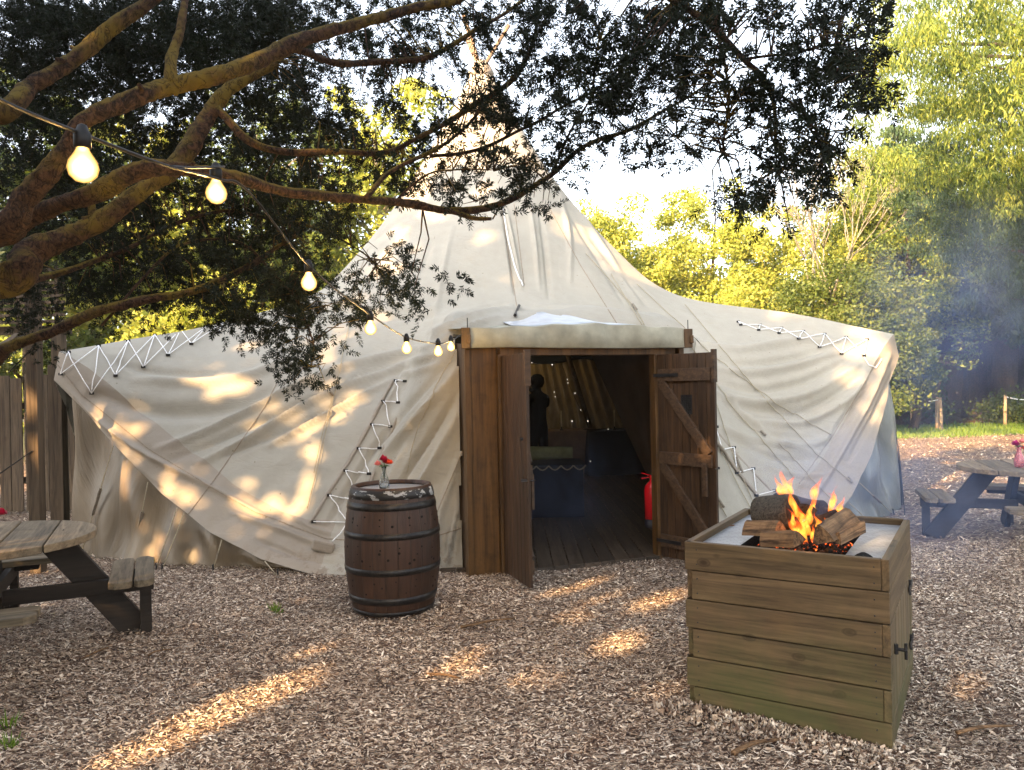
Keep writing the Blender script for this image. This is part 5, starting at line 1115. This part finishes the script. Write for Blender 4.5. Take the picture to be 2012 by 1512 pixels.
# ================================================================ the yew overhead
YEW = thing('yew_tree', 'old spreading yew with mossy limbs hanging over the camera from the left', 'tree', (-3.3, 2.9, 0), world=True)
tr0 = Vector((-3.3, 2.9, 0))
MB().tube(smooth_path([tr0+Vector((0, 0, -.1)), tr0+Vector((0, 0, .5)), tr0+Vector((.08, .05, 1.3)), tr0+Vector((.1, .1, 2.2)), tr0+Vector((-.1, .2, 3.4)), tr0+Vector((.1, .3, 5.2))], 5), lerp_r([.52, .40, .36, .34, .28, .12], 5), 18, .3).build('trunk', M['yewbark'], YEW, True)
def limb(pts, rads, n=10, start=None, jit=.28):
    p = [P(*q_) for q_ in pts]; rads = [r_*.58 for r_ in rads]
    if start is not None: p = [start]+p; rads = [rads[0]*1.15]+rads
    sp = smooth_path(p, 6); fine = smooth_path(p, 26); fr2 = lerp_r(rads, 26); big = rads[0] > .018; nn = 26 if big else n; mb = MB()
    wob = lambda q_: Vector((noise.noise(q_*4), noise.noise(q_*4+Vector((5, 0, 0))), noise.noise(q_*4+Vector((9, 0, 0)))))*.022
    if not big: mb.tube([q_+wob(q_) for q_ in sp], lerp_r(rads, 6), n, jit)
    else:
        mb.tube([q_+wob(q_) for q_ in fine], fr2, nn); m = len(fine); vs = mb.v; ax = [q_+wob(q_) for q_ in fine]
        for i in range(m):
            for k in range(nn):
                v = Vector(vs[i*nn+k]); d_ = v-ax[i]; r_ = d_.length
                if r_ < 1e-5: continue
                q_ = Vector((v.x*5, v.y*5, v.z*5)); fl = noise.noise(q_)*.22+noise.noise(q_*3.1)*.16+(abs(noise.noise(q_*5.5+Vector((3, 1, 7)))))*.22+noise.noise(q_*11)*.06
                vs[i*nn+k] = tuple(ax[i]+d_*(1+fl))
        rr_ = random.Random(len(pts)*7+int(rads[0]*1e4))
        for s_ in range(3 if rads[0] > .03 else 0):
            i = rr_.randrange(m//5, m-m//6); o_ = Vector((rr_.uniform(-1, 1), rr_.uniform(-.6, .2), rr_.uniform(-.6, 1))).normalized(); r_ = fr2[i]
            mb.tube([ax[i], ax[i]+o_*r_*1.3, ax[i]+o_*r_*(1.9+rr_.random())], [r_*.5, r_*.36, r_*.26], 8, .4)
    mb.build('limb', M['yewbark'], YEW, True); return sp
T1 = Vector((-3.1, 2.95, 2.0)); T2 = Vector((-3.15, 3.0, 2.5)); T0 = Vector((-3.15, 2.9, 1.5))
LB = []
LB.append(limb([(-60, 240, 2.6), (60, 165, 2.7), (140, 108, 2.8), (230, 45, 2.9), (340, -40, 3.0)], [.055, .048, .045, .042, .035], 12, T2))
LB.append(limb([(-60, 470, 2.55), (50, 380, 2.5), (130, 290, 2.5), (170, 240, 2.5), (270, 190, 2.6), (330, 172, 2.7), (440, 140, 2.8), (560, 92, 3.0), (720, 40, 3.2), (900, -10, 3.4)], [.075, .062, .052, .046, .05, .05, .05, .046, .04, .03], 14, T1))
LB.append(limb([(-60, 480, 2.8), (60, 425, 2.75), (180, 372, 2.7), (290, 335, 2.7), (350, 332, 2.75), (420, 345, 2.8), (520, 365, 2.95), (650, 384, 3.1), (700, 386, 3.15), (800, 405, 3.3), (890, 420, 3.4), (985, 402, 3.5), (1070, 352, 3.6), (1140, 298, 3.65), (1250, 248, 3.7), (1340, 198, 3.7), (1410, 145, 3.65)],
                [.075, .06, .056, .05, .042, .038, .036, .033, .03, .028, .027, .024, .021, .018, .015, .011, .006], 12, T1))
LB.append(limb([(885, 421, 3.4), (930, 430, 3.38), (968, 430, 3.36)], [.024, .016, .013], 8))
LB.append(limb([(-40, 560, 2.9), (60, 500, 3.0), (180, 440, 3.1), (290, 372, 3.2), (360, 300, 3.3), (400, 232, 3.4), (460, 170, 3.5), (540, 120, 3.6)], [.10, .085, .07, .055, .06, .055, .045, .03], 12, T1))
LB.append(limb([(-80, 730, 3.7), (20, 682, 3.8), (110, 650, 3.85), (200, 612, 3.9), (300, 588, 4.0), (420, 560, 4.1), (500, 520, 4.2), (570, 475, 4.3)], [.06, .05, .044, .042, .036, .032, .026, .016], 10, T0))
LB.append(limb([(338, 165, 2.7), (335, 100, 2.75), (352, 50, 2.8), (372, -30, 2.9)], [.04, .03, .026, .022], 10))
LB.append(limb([(560, 95, 3.0), (650, 118, 3.3), (800, 116, 3.5), (900, 88, 3.6), (980, 32, 3.7), (1060, -20, 3.8)], [.03, .026, .023, .02, .014, .01], 8))
LB.append(limb([(425, 212, 3.42), (490, 275, 3.42), (560, 300, 3.45), (640, 304, 3.5), (760, 296, 3.6), (850, 255, 3.6), (920, 212, 3.6), (1000, 160, 3.55), (1045, 90, 3.5), (1052, 0, 3.5)], [.030, .028, .027, .026, .022, .018, .024, .022, .016, .008], 8))
LB.append(limb([(720, 386, 3.15), (770, 335, 3.3), (850, 295, 3.4), (900, 262, 3.5), (960, 200, 3.6)], [.02, .017, .015, .013, .008], 8))
LB.append(limb([(850, 303, 3.5), (950, 288, 3.6), (1020, 255, 3.6), (1080, 228, 3.6), (1200, 150, 3.5), (1290, 60, 3.4), (1350, -20, 3.3)], [.016, .015, .013, .012, .009, .008, .006], 7))
LB.append(limb([(1085, 335, 3.6), (1130, 250, 3.55), (1160, 180, 3.5), (1180, 80, 3.4)], [.012, .01, .008, .005], 7))
LB.append(limb([(1240, -60, 3.0), (1320, 5, 3.0), (1390, 40, 3.0), (1465, 110, 3.0), (1508, 165, 3.0), (1518, 250, 2.98), (1528, 330, 2.95)], [.03, .026, .024, .02, .017, .011, .005], 9))
LB.append(limb([(1410, 60, 3.0), (1425, 130, 2.98), (1430, 220, 2.95), (1420, 300, 2.95)], [.012, .01, .008, .004], 7))
LB.append(limb([(1470, 110, 3.0), (1560, 105, 2.9), (1640, 90, 2.8), (1690, 130, 2.75), (1730, 150, 2.7)], [.011, .009, .008, .006, .003], 7))
LB.append(limb([(1520, 180, 3.0), (1580, 230, 2.9), (1620, 300, 2.85)], [.01, .008, .004], 7))
LB.append(limb([(1250, 250, 3.7), (1290, 262, 3.6), (1330, 270, 3.5)], [.006, .005, .003], 6))
LB.append(limb([(775, 402, 3.3), (840, 345, 3.3), (900, 333, 3.35), (970, 335, 3.4)], [.009, .008, .006, .004], 6))
LB.append(limb([(200, 640, 3.9), (330, 500, 4.2), (450, 470, 4.3), (560, 560, 4.3), (610, 660, 4.2), (610, 720, 4.2)], [.012, .014, .014, .012, .008, .004], 7))
LB.append(limb([(-50, 560, 3.5), (100, 540, 3.9), (220, 500, 4.2), (400, 420, 4.4), (560, 430, 4.5), (690, 480, 4.4), (740, 520, 4.3)], [.03, .025, .022, .018, .014, .009, .004], 8, T1))
NODES = np.array([tuple(p) for sp in LB for p in sp])
DM = ["888888888888776666666677777766880",
      "88888888888876666433667777725667930",
      "8888888888866655444477777777748886630",
      "888888888887555532666777777777774773",
      "77777777776665332277333666644663677200",
      "66666666665555543322554444147556888",
      "66666666666655555444555521222666888",
      "555566666666664434444440000000666630",
      "44556666666666221111000000000333",
      "556666666666633",
      "55666666666632550",
      "445555667765554",
      "3310000001677640",
      "110000000000660",
      "000000000005500"]
fix = {0: "8888888888888666666667777788877177900", 1: "8888888888887666664333666777712567830", 2: "8888888888866666544447777777774888663", 3: "7777777777765555226677777777777477730",
       4: "7777777777666633223773366666466367772", 5: "6666666666666655553311554444175588882", 6: "5555566666666555544445521222166688883", 7: "4444555566666633444444000000666663000",
       8: "4445666666666600000000000000333300000", 9: "4456666666666220000000000000000000000", 10: "5556666666666225500000000000000000000", 11: "4445556667777455540000000000000000000",
       12: "3311111167766440000000000000000000000", 13: "1100000000066000000000000000000000000", 14: "0000000000055000000000000000000000000"}
DM = [fix[i] for i in range(15)]
def ydepth(x, y):
    d = np.interp(x, [0, 400, 600, 900, 1300, 1600, 1800], [4.4, 4.3, 4.0, 3.55, 3.2, 2.8, 2.6])
    return np.where((y > 440) & (x < 780), 4.25, d)
def yew_sprigs(pos, dirs, L, rng, nn=12, nl=.026):
    n = len(pos); dirs = dirs/np.linalg.norm(dirs, axis=1, keepdims=True)
    a = rng.normal(size=(n, 3)); side = a-dirs*(a*dirs).sum(1, keepdims=True); side /= np.linalg.norm(side, axis=1, keepdims=True); nrm = np.cross(dirs, side)
    s = ((np.arange(nn*2)+.5)/(nn*2)); V_ = []; t = s[None, :, None]; base = pos[:, None]+dirs[:, None]*L[:, None, None]*t+nrm[:, None]*(L[:, None, None]*(-.18*t*t))
    an = (np.arange(nn*2)*2.4)[None, :, None]+rng.normal(0, .5, (n, nn*2, 1)); fw = .35+1.1*t**3; ln = nl*(1.0-.3*t**4)*(.8+.4*rng.random((n, nn*2, 1)))
    d = side[:, None]*np.cos(an)+nrm[:, None]*np.sin(an)*.7+dirs[:, None]*fw; d /= np.linalg.norm(d, axis=2, keepdims=True)
    w = np.cross(d, rng.normal(size=(n, nn*2, 3))); w /= np.linalg.norm(w, axis=2, keepdims=True)+1e-9; w *= nl*.13
    V_.append(np.stack([base, base+d*ln*.45+w, base+d*ln, base+d*ln*.45-w], 2).reshape(-1, 4, 3))
    ww = side*.0011; e = pos+dirs*L[:, None]*.9-nrm*L[:, None]*.15
    V_.append(np.stack([pos-ww, pos+ww, e+ww*.4, e-ww*.4], 1)); return np.concatenate(V_)
rng = np.random.default_rng(90); PS, DS, LS = [], [], []; tw = MB()
for j, row in enumerate(DM):
    for i, ch_ in enumerate(row):
        k = int(ch_)
        if k == 0: continue
        cx_, cy_ = i*50+25, j*50+25; d0 = float(ydepth(cx_, cy_)); cell = 50/F*d0
        hubs = max(1, round(k*(1.0 if i < 12 else .7))); per = QUAL*(2.3 if i < 12 else (1.25 if i < 27 else 1.0))*(k/9.)**1.25*62*(cell/.11)**1.55/hubs
        for h in range(hubs):
            dd = d0+rng.normal(0, .22)+(0 if cx_ > 620 else rng.uniform(-.1, .9))
            hx, hy = cx_+rng.uniform(-26, 26), cy_+rng.uniform(-26, 26); hub = np.array(P(hx, hy, dd))
            dist = ((NODES-hub)**2).sum(1); jn = int(np.argmin(dist)); br_ = Vector(NODES[jn]); hb = Vector(hub)
            ax = (hb-br_); ln_ = ax.length; ax = ax/ln_ if ln_ > 1e-4 else Vector((1, 0, 0))
            if ln_ < .38 and hx < 1690:
                mid = (br_+hb)/2+Vector((rng.normal(0, .03), 0, .04)); tw.tube([br_, mid, hb], [.0042, .003, .0016], 4, cap=False)
            m = int(per+rng.random());
            if m < 1: continue
            g = rng.normal(size=(m, 3))*cell*.33; g[:, 1] *= 1.3
            nk = np.array([noise.noise(Vector(hub+q_)*7.0) for q_ in g]); ok = nk > (-.02 if k < 8 else -.2); g = g[ok]; m = len(g)
            if m == 0: continue
            qx, qy = PIX(hub[0]+g[:, 0], hub[1]+g[:, 1], hub[2]+g[:, 2]); g = g[qx < np.where(qy < 205, 1745, 1640)+rng.normal(0, 22, len(g))]; m = len(g)
            if m == 0: continue
            PS.append(hub+g); dv = np.tile(np.array(ax)*.8, (m, 1))+rng.normal(size=(m, 3))*.75; dv[:, 2] -= .25; DS.append(dv); LS.append(rng.uniform(.035, .075, m))
PS, DS, LS = np.concatenate(PS), np.concatenate(DS), np.concatenate(LS)
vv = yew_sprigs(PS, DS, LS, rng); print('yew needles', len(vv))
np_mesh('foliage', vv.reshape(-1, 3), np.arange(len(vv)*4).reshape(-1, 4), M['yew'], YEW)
tw.build('twig', M['yewbark'], YEW)
# unseen yew crown over and behind the camera, added for its shade
n = int(900); x = rng.uniform(-6.0, 2.5, n); y = rng.uniform(-3.5, 4.5, n); z = 3.1+.28*np.hypot(x+3, y-2)*0+rng.random(n)*2.2
cs = np.stack([x, y, z], 1); ux, uy = PIX(x, np.maximum(y, .2), z); vis = (y > .3) & (ux > -150) & (ux < 2160) & (uy > -120); cs = cs[~vis & (noise.noise(Vector((0, 0, 0))) < 9)]
vq = leaf_quads(cs, 16, .30, .10, rng, .35, .3); CROWN2 = np_mesh
# ================================================================ unseen trees added behind the camera as shade; gaps cut for chosen sun patches
SPOTS = []
def spot(px_, py_, rx, on='tent'):
    if on == 'ground' and py_ > 1320 and px_ < 640: rx *= 1.35; SPOTS.append((PZ(px_+34, py_+16), rx*.8/F*PZ(px_, py_).y))
    if on == 'tent':
        s = surf(px_, py_, 0)
        if s is None: return
        d = s.y; SPOTS.append((s, rx/F*d))
    elif on == 'ground':
        s = PZ(px_, py_); SPOTS.append((s, rx/F*s.y*1.8))
    else:
        s = P(px_, py_, on); SPOTS.append((s, rx/F*on))
for a in ((385, 742, 20), (412, 744, 24), (440, 740, 18), (462, 765, 16), (485, 755, 16), (640, 688, 12), (500, 840, 17), (545, 800, 14), (575, 785, 12), (480, 680, 16), (510, 672, 12), (205, 835, 22), (238, 868, 10), (612, 880, 14), (620, 900, 18), (625, 870, 12),
          (605, 930, 24), (600, 960, 30), (595, 990, 24), (668, 818, 20), (675, 800, 16), (698, 780, 12), (335, 960, 26), (365, 980, 26), (395, 990, 18), (480, 985, 24), (510, 1000, 18), (540, 985, 22), (300, 955, 18), (785, 705, 10), (660, 750, 12), (730, 620, 14), (715, 645, 12),
          (1685, 692, 30), (1680, 688, 26), (1720, 690, 16), (1745, 698, 12), (1755, 725, 14), (1320, 650, 8), (1250, 648, 8), (400, 880, 9), (425, 895, 8), (690, 590, 16), (700, 600, 12), (255, 775, 9), (270, 800, 8), (640, 760, 9), (560, 1010, 16), (430, 1060, 22), (440, 1085, 16), (1440, 965, 10), (380, 1030, 16)): spot(*a)
for a in ((155, 900, 26), (165, 940, 24), (240, 1030, 22), (290, 1055, 22), (330, 1010, 20), (270, 1085, 14), (395, 1095, 16)):
    spot(a[0], a[1], a[2], 7.1)
for a in ((235, 1490, 16), (290, 1462, 20), (345, 1435, 20), (400, 1402, 24), (450, 1378, 24), (505, 1355, 20), (565, 1338, 17), (610, 1322, 12), (375, 1210, 10), (430, 1195, 11), (480, 1183, 12), (530, 1172, 12), (580, 1160, 10), (620, 1150, 7), (455, 1236, 8), (640, 1275, 12), (600, 1290, 8), (905, 1300, 26), (930, 1320, 16),
          (1215, 1255, 20), (1235, 1270, 12), (1300, 1180, 26), (1330, 1170, 18), (1140, 1152, 12), (1180, 1140, 10), (1215, 1168, 13), (1090, 1168, 10), (110, 1120, 14), (90, 1175, 12), (60, 1195, 12), (1870, 1180, 12), (1850, 1200, 10), (1900, 1350, 14), (60, 1400, 12), (30, 1250, 12)): spot(a[0], a[1], a[2], 'ground')
for a in ((1308, 868, 14, 6.7), (1320, 852, 10, 6.65), (1365, 862, 12, 6.45), (1372, 880, 10, 6.4), (1308, 960, 10, 6.7), (1380, 1010, 7, 6.4), (1005, 885, 6, 6.2), (1008, 1010, 6, 6.2), (262, 1143, 26, 4.95), (235, 1140, 20, 4.9), (292, 1138, 20, 5.0), (1255, 868, 8, 8.0), (1268, 900, 9, 7.9), (1262, 945, 7, 7.9), (1283, 990, 7, 7.2), (1250, 800, 5, 8), (50, 840, 10, 9), (330, 890, 4, 7)):
    spot(*a[:3], a[3])
rs_ = np.random.default_rng(55)                      # dapples at random on the open yard at right and on the upper slopes
for k in range(55):
    s = PZ(rs_.uniform(1790, 2050), rs_.uniform(862, 965)); SPOTS.append((s, rs_.uniform(.09, .22)))
for k in range(46):
    p_ = (rs_.uniform(735, 960), rs_.uniform(320, 560)); s = surf(*p_, 0)
    if s is not None and (p_[1] < 500 or p_[0] < 820): SPOTS.append((s, rs_.uniform(.05, .15)))
for k in range(150):                                  # small leaf shaped flecks on the left of the tent
    c_ = ((430, 750), (560, 830), (650, 800), (640, 690), (520, 990), (330, 960), (700, 620), (240, 850))[k % 8]; s = surf(c_[0]+rs_.normal(0, 42), c_[1]+rs_.normal(0, 32), 0)
    if s is not None: SPOTS.append((s, rs_.uniform(.018, .05)))
for k in range(26):
    s = PZ(rs_.uniform(150, 1350), rs_.uniform(1150, 1500)); SPOTS.append((s, rs_.uniform(.02, .05)))
SD = np.array(SUN_DIR)
def carve(v):                                        # cut leaves out of the sun's path to each chosen patch
    c = v.mean(1); rj = np.random.default_rng(1).random(len(c)); keep = np.ones(len(c), bool)
    for s, rad in SPOTS:
        w = c-np.array(s); along = -(w @ SD); perp = w+along[:, None]*SD[None]; keep &= ~((np.linalg.norm(perp, axis=1) < rad*.78*(.55+.75*rj)+.03) & (along > 0))
    return v[keep]
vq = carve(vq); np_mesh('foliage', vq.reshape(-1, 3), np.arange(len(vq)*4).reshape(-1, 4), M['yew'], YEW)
PER = Vector((SUN_H.y, -SUN_H.x, 0)); B0 = Vector((-7.5, -3.5, 0))
for k, tt_ in enumerate((-7.2, -5.0, -2.8, -.6, 1.6, 3.8, 6.0)):
    b = B0+PER*tt_+Vector(SUN_H)*((k % 2)*-1.0); rng = np.random.default_rng(400+k); hgt = SHADE_H+rng.uniform(-.7, .7)
    t = thing('added_shade_tree', 'tall unseen leafy tree added behind the camera to shade the yard', 'tree', tuple(b), group='unseen shade trees added behind the camera')
    n = 1150; cs = np.stack([rng.uniform(-1.75, 1.75, n), rng.uniform(-1.3, 1.3, n), rng.uniform(1.2, hgt, n)], 1); top = np.clip((hgt-cs[:, 2])/2.0, .3, 1); cs[:, :2] *= top[:, None]
    v = leaf_quads(cs+np.array(b), 22, .34, .17, rng, .8); v = carve(v)-np.array(b); np_mesh('crown', v.reshape(-1, 3), np.arange(len(v)*4).reshape(-1, 4), M['leaf_g'], t)
    MB().tube([(0, 0, -.1), (.1, 0, 2), (0, .1, 5)], [.22, .17, .08], 10, .2).build('trunk', M['bark'], t, True)
# ================================================================ smoke from the fire
def smoke(name, label, center, size, rot, dens, seed, sc=2.2, col=(.42, .58, 1.0)):
    me = bpy.data.meshes.new(name); bm = bmesh.new(); bmesh.ops.create_icosphere(bm, subdivisions=3, radius=1.0)
    for v_ in bm.verts: v_.co = Vector((v_.co.x*size[0], v_.co.y*size[1], v_.co.z*size[2]))
    bm.to_mesh(me); bm.free(); o = bpy.data.objects.new(name, me); C.objects.link(o); o.location = center; o.rotation_euler = rot
    t = NT(name+'_air'); t.n.remove(t.b); pv = t.node('ShaderNodeVolumePrincipled'); pv.inputs['Color'].default_value = (*col, 1); pv.inputs['Anisotropy'].default_value = .1
    tc = t.node('ShaderNodeTexCoord'); mp = t.node('ShaderNodeMapping'); mp.inputs['Scale'].default_value = (1/size[0], 1/size[1], 1/size[2]); t.l(tc.outputs['Object'], mp.inputs[0])
    ln_ = t.node('ShaderNodeVectorMath', operation='LENGTH'); t.l(mp.outputs[0], ln_.inputs[0]); fall = t.ramp(ln_.outputs['Value'], [(.25, (1, 1, 1)), (.98, (0, 0, 0))])
    n_ = t.noise(t.coord((1, 1, .8)), sc, 4, .6, .8); nf = t.ramp(n_, [(.4, (0, 0, 0)), (.68, (1, 1, 1))])
    t.l(t.math('MULTIPLY', t.math('MULTIPLY', fall, nf), dens), pv.inputs['Density']); t.l(pv.outputs[0], t.out.inputs['Volume']); me.materials.append(t.m)
    return tag(o, label, 'smoke', kind='stuff')
if SMOKE:
    smoke('smoke', 'pale blue wood smoke curling up from the fire', tuple(P(1600, 930, 4.0)), (.42, .35, .42), (0, 0, 0), 1.9, 1, 5.0)
    smoke('smoke', 'blue smoke drifting over the yard right of the fire box', tuple(P(1800, 960, 5.6)), (1.0, 1.0, .75), (0, .2, 0), .55, 2, 1.6)
    smoke('smoke', 'blue smoke hanging before the dark conifer on the right', tuple(P(1890, 610, 10.5)), (1.7, 1.2, 1.9), (0, .2, 0), .42, 3, .8, (.36, .52, 1.0))
    smoke('smoke', 'thin blue smoke drifting into the doorway', tuple(P(1130, 960, 7.6)), (.8, .6, .7), (0, 0, 0), .35, 4, 1.5, (.5, .62, 1.0))

if HAZE:  # air volume added so the distant trees look washed in glow
    hz = MB().box((5, 22, 6.5), (130, 120, 15.5)).build('haze', None); hz['kind'] = 'stuff'; hz['label'] = 'thin warm haze added over the whole clearing to make far trees glow'
    t = NT('thin_air'); t.n.remove(t.b); pv = t.node('ShaderNodeVolumePrincipled'); pv.inputs['Color'].default_value = (1, .97, .9, 1); pv.inputs['Density'].default_value = HAZE; pv.inputs['Anisotropy'].default_value = .3
    t.l(pv.outputs[0], t.out.inputs['Volume']); hz.data.materials.append(t.m)
